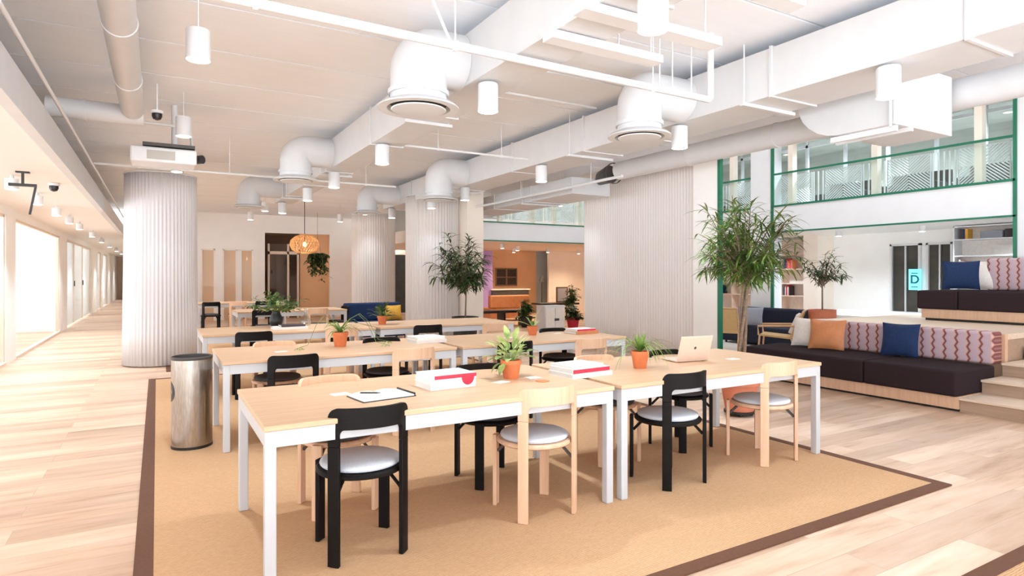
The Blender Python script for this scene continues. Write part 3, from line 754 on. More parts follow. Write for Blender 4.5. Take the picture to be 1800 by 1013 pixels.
rect_duct('long white square duct running above the middle of the tables', 2.09, 2.46, -1.5, 13.4, 2.93, 3.33, [1.1, 2.5, 5.3, 6.8, 8.9, 10.4, 12.0])
rect_duct('large white square duct on the right, above the laptop table', 4.40, 4.98, -1.5, 13.4, 2.93, 3.33, [0.9, 1.9, 3.32, 5.0, 5.9, 7.6, 9.6, 11.6])
rect_duct('low white square duct ending in front of the wide cream curtain', 5.95, 6.75, 8.3, 13.4, 2.80, 3.08, [9.6, 11.0, 12.4])
# air diffusers with elbow ducts
def diffuser(x, y, z, r, side, xd, label):
    t = thing('air_diffuser', label, 'air vent', (x, y, z), 0, 'round ceiling diffusers'); rd = r * 0.70
    k = 0.13; zc = 3.13 - z
    path = [(0, 0, 0.05), (0, 0, zc - k)] + [(side * k * (1 - math.cos(a)), 0, zc - k + k * math.sin(a)) for a in (0.3, 0.6, 0.95, 1.25, PI / 2)] + [(xd - x, 0, zc)]
    B().tube(path, rd, 28).build('elbow_duct', M['duct'], t, smooth=True, angle=50)
    B().lathe([(rd + 0.004, 0.10), (rd + 0.016, 0.10), (rd + 0.016, 0.135), (rd + 0.004, 0.135)], n=36, close=True).build('collar', M['duct'], t, smooth=True)
    B().lathe([(rd + 0.002, 0.055), (r * 0.92, 0.03), (r, 0.008), (r, 0.0), (r * 0.78, 0.0), (r * 0.74, 0.02), (rd * 0.98, 0.045)], n=40, close=True).build('flange_ring', M['duct'], t, smooth=True)
    B().lathe([(r * 0.7, 0.035), (r * 0.7, 0.04)], n=32).build('plenum', M['darkgrey'], t)
    B().lathe([(r * 0.30, -0.018), (r * 0.66, -0.012), (r * 0.68, -0.004), (r * 0.64, 0.0)], n=36).build('disc', M['duct'], t, smooth=True)
diffuser(1.74, 4.44, 2.72, 0.31, 1, 2.088, 'largest round white air diffuser, above the blue and red books')
diffuser(3.86, 4.32, 2.72, 0.29, 1, 4.398, 'round white air diffuser hanging left of the large right duct')
diffuser(1.62, 8.63, 2.72, 0.29, 1, 2.088, 'round white air diffuser over the third row, left duct')
diffuser(3.95, 9.2, 2.66, 0.31, 1, 4.398, 'round white air diffuser in front of the curtain behind the dark tree')
diffuser(1.50, 12.5, 2.72, 0.29, 1, 2.088, 'farthest round air diffuser on the left duct')
diffuser(3.75, 12.45, 2.72, 0.29, 1, 4.398, 'farthest round air diffuser on the right duct')
# fan coil box with a curved side
t = thing('fan_coil_unit', 'white boxy air unit with a curved side below the right duct', 'air unit', (5.36, 2.85, 2.72))
pr_ = [(0, 0), (0.50, 0)] + [(0.50 + 0.42 * math.sin(a), 0.42 - 0.42 * math.cos(a)) for a in (0.25, 0.5, 0.75, 1.0, 1.25, PI / 2)] + [(0.92, 0.54), (0, 0.54)]
B().prism(pr_, 'x', 0.0, 0.95).build('casing', M['duct'], t, smooth=True, angle=30, bevel=0.004)
box('bracket', M['whitemetal'], 0.05, 0.09, 0.02, 0.60, -0.05, -0.002, t); box('bracket', M['whitemetal'], 0.22, 0.25, -0.02, 0.66, -0.04, -0.002, t)
B().tube([(-0.03, 0.02, -0.03), (-0.03, 0.02, 0.70)], 0.012, 8).build('hanger_rod', M['whitemetal'], t)
def round_duct(label, path, r, joints=(), name='round_duct', group='round ceiling ducts', mat='duct'):
    o = Vector(path[0]); t = thing(name, label, 'duct', o, 0, group)
    pp = [Vector(p) - o for p in path]
    B().tube(pp, r, 24).build('body', M[mat], t, smooth=True, angle=50)
    d = (pp[1] - pp[0]).normalized()
    for j in joints:
        B().tube([d * j, d * (j + 0.03)], r + 0.008, 24).build('joint_band', M['duct'], t, smooth=True, angle=50)
    return t
round_duct('white round duct along the atrium edge at upper right', [(6.5, -1.0, 3.14), (6.5, 7.75, 3.14)], 0.145, (1.5, 3.0, 4.4, 5.8, 7.2))
box('end_cap', M['darkgrey'], 6.40, 6.60, 7.752, 7.77, 3.04, 3.24).parent = None
ec = bpy.data.objects['end_cap']; bpy.data.objects.remove(ec)
tt = thing('duct_opening', 'dark open duct end at the top left of the wide cream curtain', 'duct', (6.5, 7.9, 3.12))
B().lathe([(0.16, 0), (0.175, 0), (0.175, 0.02), (0.16, 0.02)], n=24, close=True).build('rim', M['darkgrey'], tt).rotation_euler = (PI / 2, 0, 0)
b = B(); b.tube([(0, 0.08, 0.0), (0, 0.3, -0.03), (0.1, 0.55, -0.08)], [0.15, 0.12, 0.05], 16); b.build('flexible_hose', M['darkgrey'], tt, smooth=True)
round_duct('white round duct overhead at left, in front of the projector', [(-0.22, -1.5, 3.16), (-0.22, 7.45, 3.16)], 0.105, (3.2, 5.0, 6.4, 7.8))
round_duct('white round cross duct at the end of the left overhead duct', [(-0.95, 7.55, 3.12), (-0.12, 7.55, 3.12)], 0.10, (0.3,))
round_duct('large white round duct above the corridor ceiling at far left', [(-1.25, -1.5, 3.08), (-1.25, 20, 3.08)], 0.24, (5.5, 7.2, 9.0, 11.5))
def pipe(label, path, r, name='pipe', group='white ceiling pipes', mat='whitemetal', clips=()):
    o = Vector(path[0]); t = thing(name, label, 'pipe', o, 0, group)
    B().tube([Vector(p) - o for p in path], r, 12).build('tube', M[mat], t, smooth=True, angle=60)
    for c in clips:
        p = Vector(c) - o; B().tube([p, (p.x, p.y, ZC - o.z)], 0.005, 6).build('hanger_rod', M[mat], t)
        B().tube([p - Vector((0.014, 0, 0)), p + Vector((0.014, 0, 0))], r + 0.007, 12).build('clip', M[mat], t)
    return t
pipe('white sprinkler pipe crossing in front of the largest diffuser', [(-0.75, 3.47, 2.885), (3.92, 3.55, 2.885), (3.94, 3.55, 2.905), (3.94, 3.55, ZC + 0.005)], 0.027, clips=[(0.45, 3.493, 2.885), (1.62, 3.513, 2.885), (3.3, 3.54, 2.885)])
pipe('thin white conduit near the security camera at left', [(-0.75, 8.0, 3.16), (0.3, 8.05, 3.16), (0.34, 8.06, 3.14), (0.36, 8.3, 2.95)], 0.016, clips=[(-0.3, 8.02, 3.16)])
pipe('thin white conduit behind the projector', [(-0.75, 9.6, 2.90), (3.4, 9.7, 2.90)], 0.016, clips=[(0.9, 9.638, 2.90), (2.9, 9.688, 2.90)])
pipe('white conduit below the farther end of the right duct', [(5.5, 6.5, 2.80), (5.5, 13.2, 2.80)], 0.022, clips=[(5.5, 7.2, 2.80), (5.5, 9.2, 2.80), (5.5, 11.2, 2.80)])
pipe('thin white conduit across the ceiling past the second diffuser', [(2.5, 5.6, 3.36), (4.35, 5.6, 3.36)], 0.014)
pipe('thin white diagonal brace down to the sprinkler pipe', [(1.05, 3.1, ZC), (1.58, 3.51, 2.915)], 0.009)
pipe('thin white conduit hanging over the third row tables', [(2.55, 7.0, 3.0), (4.3, 7.02, 3.0)], 0.014, clips=[(3.0, 7.005, 3.0), (3.9, 7.015, 3.0)])
pipe('grey conduit along the fascia of the corridor ceiling', [(-0.70, 4.0, 2.84), (-0.70, 20, 2.84)], 0.014)
# suspended trays
def tray(x0, x1, y, z, label, rods):
    t = thing('cable_tray', label, 'cable tray', ((x0 + x1) / 2, y, z), 0, 'white suspended trays'); h = (x1 - x0) / 2
    b = B(); b.box(-h, h, -0.055, 0.055, 0, 0.006); b.box(-h, h, -0.055, -0.047, 0.006, 0.05); b.box(-h, h, 0.047, 0.055, 0.006, 0.05); b.box(-h, -h + 0.008, -0.047, 0.047, 0.006, 0.05); b.box(h - 0.008, h, -0.047, 0.047, 0.006, 0.05)
    b.build('channel', M['whitemetal'], t)
    for q in rods: B().tube([(q - (x0 + x1) / 2, 0, 0.006), (q - (x0 + x1) / 2, 0, ZC - z + 0.005)], 0.006, 6).build('hanger_rod', M['whitemetal'], t)
tray(1.98, 3.04, 2.70, 2.872, 'bright white suspended tray behind the nearest middle pendant light', (2.55, 2.95))
tray(2.05, 2.94, 3.11, 2.872, 'shorter white suspended tray under the middle duct, left of the bright one', (2.6, 2.88))
tray(2.5, 3.14, 2.2, 2.95, 'white suspended tray cut by the top edge of the photo', (2.6, 3.05))
# hanging rods cluster
for i, (x, y) in enumerate(((3.52, 3.70), (3.72, 3.76), (3.92, 3.74))):
    o = B().tube([(0, 0, 0), (0, 0, ZC - 2.965)], 0.006, 6).build('hanger_rod', M['whitemetal']); o.location = (x, y, 2.965)
    tag(o, 'thin white ceiling rod above the second diffuser, %s of three' % ('left', 'middle', 'right')[i], 'rod', 'thin ceiling rods')
# pendants
def make_pendant(label, loc, top):
    t = thing('pendant_light', label, 'lamp', loc, 0, 'white cylinder pendant lights')
    B().lathe([(0.066, 0.012), (0.078, 0.0), (0.078, 0.205), (0.074, 0.212), (0.02, 0.214)], n=28).build('shade', M['whitemetal'], t, smooth=True)
    t2 = t.children[0]; B().lathe([(0.060, -0.004), (0.066, -0.002), (0.068, 0.011)], n=24).build('lens', M['lamp'], t2, smooth=True)
    B().tube([(0, 0, 0.214), (0, 0, top - loc[2] + 0.004)], 0.005, 6).build('rod', M['whitemetal'], t)
    return t
names = ['first', 'second', 'third', 'fourth', 'fifth', 'sixth', 'seventh', 'eighth', 'ninth', 'tenth', 'eleventh', 'twelfth']
rows = [(0.25, 2.95, 'left', [4.82, 7.55, 10.2, 12.75, 15.3, 17.9]), (2.20, 2.70, 'middle', [2.36, 4.17, 6.73, 8.9, 10.7, 13.1, 15.4, 18.0]), (4.47, 2.70, 'right', [2.42, 4.42, 6.94, 9.3, 10.75, 13.0, 15.0, 17.4])]
prs = {}
def pendant_at(lab, loc):
    if loc[2] not in prs: prs[loc[2]] = make_pendant(lab, loc, {2.95: ZC, 2.70: 2.9255}[loc[2]]); return prs[loc[2]]
    return dup(prs[loc[2]], loc, 0, lab)
for x, z, side, ys in rows:
    for i, y in enumerate(ys):
        lab = 'white cylinder pendant light, %s from the camera in the %s row' % (names[i], side)
        if z == 2.70 and y > 13.2: p = pendant_at(lab, (x, y, 2.95)); zz = 2.95
        else: p = pendant_at(lab, (x, y, z)); zz = z
        e = SPOT_W * {('left', 2): 0.25, ('left', 3): 0.5, ('right', 6): 0.3, ('right', 4): 0.2, ('right', 0): 0.4, ('middle', 0): 0.6}.get((side, i), 1.0)
        spot('pendant_glow', (x, y, zz - 0.012), None, e)
for x, y, lab in ((6.95, 11.3, 'distant white pendant light in front of the far mezzanine, left one'), (6.86, 9.75, 'distant white pendant light in front of the far mezzanine, right one')):
    pendant_at(lab, (x, y, 2.95)); spot('pendant_glow', (x, y, 2.93), None, SPOT_W * 0.25)
# projector
t = thing('projector', 'white ceiling projector with grey grille above the left column', 'projector', (0.10, 8.2, 2.72))
box('casing', M['whitemetal'], -0.36, 0.30, -0.22, 0.22, 0.0, 0.17, t, 0.02)
box('grille', M['grey'], -0.20, 0.08, -0.228, -0.215, 0.03, 0.13, t); box('mount_plate', M['darkgrey'], -0.24, 0.28, -0.24, 0.1, 0.18, 0.215, t)
B().tube([(0.08, 0, 0.215), (0.08, 0, 0.715)], 0.035, 12).build('mount_pole', M['whitemetal'], t, smooth=True)
B().tube([(0.30, -0.1, 0.08), (0.36, -0.16, 0.08)], 0.05, 16).build('lens', M['black'], t, smooth=True)
def sec_cam(x, y, z, lab):
    t = thing('security_camera', lab, 'camera', (x, y, z), 0, 'security cameras')
    B().lathe([(0.05, 0.06), (0.06, 0.062), (0.06, 0.09), (0.02, 0.1)]).build('base', M['whitemetal'], t, smooth=True)
    B().lathe([(0.005, -0.01), (0.035, 0.002), (0.048, 0.03), (0.048, 0.06)]).build('dome', M['black'], t, smooth=True)
    return t
c1 = sec_cam(0.0, 7.35, 3.06, 'small black and white security camera left of the projector pole'); B().tube([(0, 0, 0.1), (0, 0, 0.375)], 0.01, 8).build('pole', M['whitemetal'], c1)
sec_cam(-1.08, 9.2, 2.465, 'black dome camera under the corridor ceiling')
# corridor lights; the farther ones are added to brighten the dark end
for i, y in enumerate((8.7, 10.4, 12.2, 13.9, 15.6, 18.5, 21.5, 25, 29, 33, 37, 41)):
    t = thing('ceiling_spotlight', 'short white corridor spotlight, %s from the camera' % names[i], 'lamp', (-1.40, y, 2.40), 0, 'corridor spotlights')
    B().lathe([(0.055, 0.01), (0.065, 0.0), (0.065, 0.12), (0.03, 0.125)]).build('shade', M['whitemetal'], t, smooth=True)
    B().lathe([(0.052, -0.003), (0.056, 0.009)]).build('lens', M['lamp'], t)
    B().tube([(0, 0, 0.125), (0, 0, 0.165)], 0.02, 8).build('stem', M['whitemetal'], t)
    spot('corridor_glow', (-1.40, y, 2.385), None, 105)
t = thing('bracket_arm', 'black angled bracket under the corridor ceiling at far left', 'bracket', (-1.25, 8.35, 2.20))
b = B(); b.box(-0.12, 0.12, -0.02, 0.02, 0.20, 0.23); b.box(-0.012, 0.012, -0.012, 0.012, 0.23, 0.36); b.box(-0.06, 0.06, -0.03, 0.03, 0.345, 0.36); b.build('mount', M['black'], t)
B().obox((0.11, 0, 0.2), (0.06, 0, -0.1), 0.025, 0.02).build('arm', M['black'], t)
# rattan pendant
t = thing('rattan_lamp', 'glowing woven rattan pendant lamp above the bushy plant', 'lamp', (3.22, 16.0, 2.0))
b = B()
prof = [(0.16, 0.0), (0.30, 0.08), (0.36, 0.2), (0.33, 0.32), (0.22, 0.42), (0.06, 0.47)]
for k in range(28):
    for s_ in (-1, 1):
        b.tube([(r * math.cos(2 * PI * k / 28 + s_ * z * 1.6), r * math.sin(2 * PI * k / 28 + s_ * z * 1.6), z) for r, z in prof], 0.008, 5, False)
b.build('shade', M['rattan'], t, smooth=True)
B().lathe([(0.01, 0.16), (0.045, 0.19), (0.05, 0.23), (0.02, 0.28)]).build('bulb', M['warmlamp'], t, smooth=True)
B().tube([(0, 0, 0.28), (0, 0, ZC - 2.0)], 0.008, 6).build('cord', M['black'], t)
B().lathe([(0.06, ZC - 2.06), (0.06, ZC - 2.0)]).build('ceiling_rose', M['black'], t)
pl = bpy.data.lights.new('rattan_glow', 'POINT'); pl.energy = 8; pl.color = (1, 0.75, 0.45); pl.shadow_soft_size = 0.06
po = bpy.data.objects.new('rattan_glow', pl); C.objects.link(po); po.location = (3.22, 16.0, 2.12)
t = thing('wall_light', 'square white glowing light box between the two farther curtains', 'lamp', (7.45, YB - 0.06, 2.42))
box('housing', M['whitemetal'], -0.22, 0.22, 0.0, 0.05, 0.0, 0.36, t); box('diffuser', M['lamp'], -0.2, 0.2, -0.006, 0.0, 0.02, 0.34, t)

# ------------------------------------------------------------------ table objects
ZT = 0.7455
def book(label, mat, w, d, h, loc, rz, band=None, group=None):
    t = thing('book', label, 'book', loc, math.radians(rz), group)
    b = B(); b.box(-w / 2, w / 2, -d / 2, d / 2, 0, 0.003); b.box(-w / 2, w / 2, -d / 2, d / 2, h - 0.003, h); b.box(-w / 2, w / 2, -d / 2, -d / 2 + 0.004, 0.003, h - 0.003)
    b.build('cover', M[mat], t)
    box('pages', M['pageedge'], -w / 2 + 0.005, w / 2 - 0.005, -d / 2 + 0.004, d / 2 - 0.006, 0.003, h - 0.003, t)
    if band:
        if band == 'tab':
            b = B(); b.box(-w / 2 + 0.02, w / 2, -d / 2 - 0.0015, -d / 2 - 0.0003, h * 0.25, h); b.prism([(w / 2 - 0.06 + 0.045 * math.cos(a), h * 0.25 + 0.001 - 0.05 * math.sin(a)) for a in [PI * i / 10 for i in range(11)]], 'y', -d / 2 - 0.0015, -d / 2 - 0.0003)
            b.build('red_mark', M['red'], t)
        else:
            box('red_spine', M['red'], -w / 2 + 0.002, w / 2 - 0.002, -d / 2 - 0.0015, -d / 2 - 0.0003, h * 0.08, h * 0.92, t)
    return t
bx_, by_ = 1.575, 3.57
book('pale thick book at the bottom of the nearest stack', 'bookwhite', 0.31, 0.24, 0.034, (bx_, by_, ZT), 3)
book('thin grey-white book in the middle of the nearest stack', 'page', 0.31, 0.24, 0.022, (bx_, by_, ZT + 0.0345), 3)
tb = book('pale blue book with red half-round mark, topmost of the nearest stack', 'bookblue', 0.31, 0.24, 0.030, (bx_ + .005, by_, ZT + 0.057), 3, 'tab')
bx_, by_ = 2.58, 3.50
book('wide white book at the bottom of the red and white stack', 'bookwhite', 0.36, 0.27, 0.030, (bx_, by_, ZT), 4)
book('red-spined book in the middle of the red and white stack', 'bookwhite', 0.34, 0.26, 0.032, (bx_ - .005, by_ + .005, ZT + 0.0305), 5, 'spine')
book('thin white book on top of the red and white stack', 'bookwhite', 0.30, 0.23, 0.014, (bx_ - .01, by_ + .03, ZT + 0.063), 9)
book('white book lying on the second row, lower of two', 'bookwhite', 0.34, 0.25, 0.035, (2.44, 6.0, ZT), 4)
book('white book lying on the second row, upper of two', 'page', 0.32, 0.24, 0.03, (2.43, 6.0, ZT + 0.0355), 7)
book('white book on the third row table, lower of two beside the bushy vase', 'bookwhite', 0.42, 0.27, 0.03, (1.50, 8.42, ZT), 2)
book('dark book on the third row table, upper of two beside the bushy vase', 'bookdark', 0.3, 0.22, 0.022, (1.53, 8.42, ZT + 0.0305), 2)
book('rust red book at the right end of the second row, lower of two', 'orange', 0.34, 0.24, 0.035, (4.42, 5.98, ZT), 3)
book('pinkish white book at the right end of the second row, upper of two', 'bookwhite', 0.3, 0.22, 0.025, (4.41, 5.98, ZT + 0.0355), 6, 'spine')
# open notebook
t = thing('open_notebook', 'open notebook with white pages and black cover on the nearest table', 'notebook', (1.12, 3.44, ZT), math.radians(8))
box('cover', M['black'], -0.165, 0.165, -0.115, 0.115, 0, 0.004, t, 0.002)
for s_ in (-1, 1):
    pf = [(0.0, 0.004), (s_ * 0.155, 0.004), (s_ * 0.155, 0.010), (s_ * 0.11, 0.018), (s_ * 0.06, 0.022), (s_ * 0.02, 0.018), (0.0, 0.008)]
    B().prism(pf, 'y', -0.107, 0.107).build('pages', M['page'], t, smooth=True, angle=50)
B().obox((0.158, -0.11, 0.012), (0.158, 0.11, 0.012), 0.006, 0.016).build('elastic_band', M['black'], t)
B().tube([(-0.05, -0.09, 0.028), (0.02, 0.03, 0.028)], 0.004, 8).build('pen', M['black'], t)
bpy.data.objects.remove(bpy.data.objects['pen'])
t = thing('pen', 'black pen lying on the left page of the open notebook', 'pen', (1.05, 3.43, ZT + 0.029), math.radians(-30))
B().tube([(-0.055, 0, 0), (0.04, 0, 0)], 0.0045, 8).build('barrel', M['black'], t, smooth=True)
B().tube([(0.04, 0, 0), (0.062, 0, 0)], [0.0045, 0.001], 8).build('tip', M['darkgrey'], t, smooth=True)
for i, (x, y, rz, lab) in enumerate(((0.93, 3.62, 10, 'small white card left of the open notebook'), (1.94, 3.50, 20, 'small white card left of the leafy terracotta pot'), (2.22, 3.55, 5, 'small white card right of the leafy terracotta pot'), (0.98, 5.9, 8, 'small white card on the left table of the second row'), (3.95, 3.7, 6, 'small white card right of the laptop'), (4.15, 3.5, 0, 'small white card near the right end of the laptop table'), (3.4, 5.95, 8, 'small white card left of the yellow-green lily pot'), (4.15, 6.1, 0, 'small white card right of the yellow-green lily pot'))):
    o = box('paper_card', M['page'], -0.05, 0.05, -0.035, 0.035, 0, 0.003); o.location = (x, y, ZT); o.rotation_euler = (0, 0, math.radians(rz)); tag(o, lab, 'card', 'white cards on the tables')
# small round coaster
o = B().lathe([(0.045, 0), (0.047, 0.002), (0.045, 0.004)]).build('coaster', M['orange'], smooth=True); o.location = (2.2, 3.40, ZT); tag(o, 'small round tan coaster in front of the leafy terracotta pot', 'coaster')
# laptop, back of the lid towards us
t = thing('laptop', 'open rose-silver laptop with its lid back towards us', 'laptop', (3.74, 3.56, ZT), math.radians(172))
box('base', M['laptop'], -0.155, 0.155, -0.21, 0.0, 0.004, 0.016, t, 0.004)
ld = box('lid', M['laptop'], -0.155, 0.155, -0.004, 0.004, 0.0, 0.205, t, 0.003); ld.location = (0, 0.004, 0.016); ld.rotation_euler = (math.radians(-17), 0, 0)
sc_ = box('screen', M['black'], -0.145, 0.145, -0.0055, -0.0042, 0.012, 0.195, ld)
em = B().lathe([(0.010, 0.0), (0.012, 0.0006), (0.010, 0.0012)], n=18).build('emblem', M['darkgrey'], ld); em.location = (0, 0.0052, 0.105); em.rotation_euler = (PI / 2, 0, 0)
for x_ in (-1, 1): box('foot', M['black'], x_ * 0.12 - 0.01, x_ * 0.12 + 0.01, -0.2, -0.18, 0.0, 0.004, t); box('foot', M['black'], x_ * 0.12 - 0.01, x_ * 0.12 + 0.01, -0.03, -0.01, 0.0, 0.004, t)
# steel bin
t = thing('steel_bin', 'tall brushed steel bin with round side hole at the left of the tables', 'bin', (0.255, 5.82, 0.011))
B().lathe([(0.158, 0.0), (0.158, 0.022)], n=48).build('base_ring', M['black'], t, smooth=True)
B().lathe([(0.155, 0.022), (0.155, 0.745), (0.151, 0.75), (0.147, 0.745), (0.147, 0.06)], n=64).build('body', M['steel'], t, smooth=True, angle=30)
B().lathe([(0.1565, 0.735), (0.158, 0.752), (0.150, 0.757), (0.1445, 0.752), (0.1445, 0.70)], n=64, close=True).build('rim', M['darkgrey'], t, smooth=True, angle=40)
hb = B(); n = 20; vs = [(-0.1562, 0, 0)]
def bend(u, v, r): 
    a = PI + math.radians(2) + u / r; return (r * math.cos(a), r * math.sin(a), 0.47 + v)
vs = [bend(0, 0, 0.1562)] + [bend(0.085 * math.cos(2 * PI * k / n), 0.085 * math.sin(2 * PI * k / n), 0.1562) for k in range(n)] + [bend(0.05 * math.cos(2 * PI * k / n), 0.05 * math.sin(2 * PI * k / n), 0.1562) for k in range(n)]
hb.add(vs, [(0, n + 1 + k, n + 1 + (k + 1) % n) for k in range(n)] + [(n + 1 + k, 1 + k, 1 + (k + 1) % n, n + 1 + (k + 1) % n) for k in range(n)]); hb.build('opening', M['black'], t)  # black patch on the side stands in for the hole's shaded inside

# ------------------------------------------------------------------ plants
def pot(t, r, h, mat, taper=0.72, rim=True, z0=0.0):
    pf = [(r * taper, z0), (r * 0.95, z0 + h * 0.78)] + ([(r * 1.02, z0 + h * 0.78), (r * 1.04, z0 + h), (r * 0.92, z0 + h), (r * 0.88, z0 + h * 0.86)] if rim else [(r, z0 + h), (r * 0.92, z0 + h), (r * 0.9, z0 + h * 0.88)])
    B().lathe(pf, n=32).build('pot', M[mat], t, smooth=True, angle=35)
    B().lathe([(r * 0.3, z0 + h * 0.84), (r * 0.88, z0 + h * 0.865)], n=24).build('soil', M['soil'], t)
def small_plant(label, loc, kind, r, h, seed):
    q = random.Random(seed); t = thing('potted_plant', label, 'plant', loc)
    pot(t, r, h, 'terra'); top = h * 0.86; b = B(); st = B(); mat = 'leafC'
    if kind == 'leafy':
        for k in range(34):
            a = q.uniform(0, 2 * PI); e = q.uniform(0.2, 1.35); L = q.uniform(0.07, 0.15)
            base = Vector((0, 0, top)); dr = Vector((math.cos(a) * math.cos(e), math.sin(a) * math.cos(e), math.sin(e))); tip = base + dr * L
            st.tube([base, base + dr * L * 0.5 + Vector((0, 0, 0.01)), tip], 0.0022, 5)
            b.leaf(tip, dr + Vector((0, 0, -0.1)), q.uniform(0.075, 0.12), q.uniform(0.045, 0.065), 0.9, 0.2, 5, 0.4)
        for a in (2.9, 3.6):                                  # two trailing stems
            p = Vector((math.cos(a) * 0.07, math.sin(a) * 0.07, top)); pts_ = [Vector((0, 0, top)), p, p * 1.5 + Vector((0, 0, -0.07 - top * 0.4))]
            st.tube(pts_, 0.002, 5); b.leaf(pts_[1], Vector((math.cos(a), math.sin(a), -0.5)), 0.10, 0.05, 1.2, 0.2, 5)
    elif kind == 'grass':
        mat = 'leafD'
        for k in range(26):
            a = q.uniform(0, 2 * PI); b.leaf((0, 0, top), (math.cos(a) * 0.35, math.sin(a) * 0.35, 1), q.uniform(0.10, 0.17), 0.02, 0.25, 0.3, 5, 0.3)
        for k in range(34):
            a = q.uniform(0, 2 * PI); b.leaf((0, 0, top), (math.cos(a), math.sin(a), q.uniform(0.7, 1.9)), q.uniform(0.30, 0.46), 0.0095, q.uniform(2.0, 3.2), 0.3, 10, 0.2)
    elif kind == 'spider':
        mat = 'leafD'
        for k in range(30):
            a = q.uniform(0, 2 * PI); b.leaf((0, 0, top), (math.cos(a), math.sin(a), q.uniform(0.6, 2.6)), q.uniform(0.22, 0.36), 0.018, q.uniform(1.3, 2.6), 0.3, 8, 0.25)
        for a, L in ((0.1, 0.5), (3.4, 0.42), (-0.5, 0.44)):
            pts_ = [(math.cos(a) * L * f, math.sin(a) * L * f, top + 0.26 * math.sin(min(1, f * 1.25) * PI) * 0.9 - 0.10 * f) for f in (0, 0.2, 0.4, 0.6, 0.8, 1.0)]
            st.tube(pts_, 0.0025, 5)
            for j in range(7): aa = j * 0.9; b.leaf(pts_[-1], (math.cos(aa), math.sin(aa), -0.2), 0.07, 0.010, 0.8, 0.3, 4)
    elif kind == 'lily':
        mat = 'leafC'
        for a, e, L, w in ((2.7, 0.25, 0.26, 0.05), (-0.5, 1.15, 0.24, 0.045), (2.0, 0.9, 0.15, 0.045), (0.3, 0.4, 0.16, 0.05), (4.2, 0.6, 0.14, 0.04)):
            b.leaf((0, 0, top), (math.cos(a) * math.cos(e), math.sin(a) * math.cos(e), math.sin(e) + 0.3), L, w, 0.5, 0.3, 7)
    else:
        mat = 'leafB'
        for k in range(40):
            a = q.uniform(0, 2 * PI); e = q.uniform(0.1, 1.4); dr = Vector((math.cos(a) * math.cos(e), math.sin(a) * math.cos(e), math.sin(e))); tip = Vector((0, 0, top)) + dr * q.uniform(0.06, 0.16)
            st.tube([(0, 0, top), tip], 0.0025, 5); b.leaf(tip, dr, q.uniform(0.07, 0.12), 0.05, 0.9, 0.2, 4)
    b.open = True
    b.build('leaves', M[mat], t, smooth=True, angle=180)
    if st.v: st.build('stems', M['stem'], t, smooth=True)
    return t
small_plant('small terracotta pot of pale leafy foliage on the nearest table', (2.08, 3.61, ZT), 'leafy', 0.070, 0.125, 11)
small_plant('small terracotta pot of long grassy leaves left of the laptop', (3.15, 3.52, ZT), 'grass', 0.066, 0.128, 12)
small_plant('terracotta pot with trailing spider plant on the second row', (1.56, 6.07, ZT), 'spider', 0.076, 0.14, 13)
small_plant('small orange pot with a yellow-green lily on the second row', (3.80, 6.09, ZT), 'lily', 0.062, 0.105, 14)
small_plant('small terracotta pot of dark foliage on the third row', (2.78, 8.50, ZT), 'bush', 0.07, 0.12, 15)
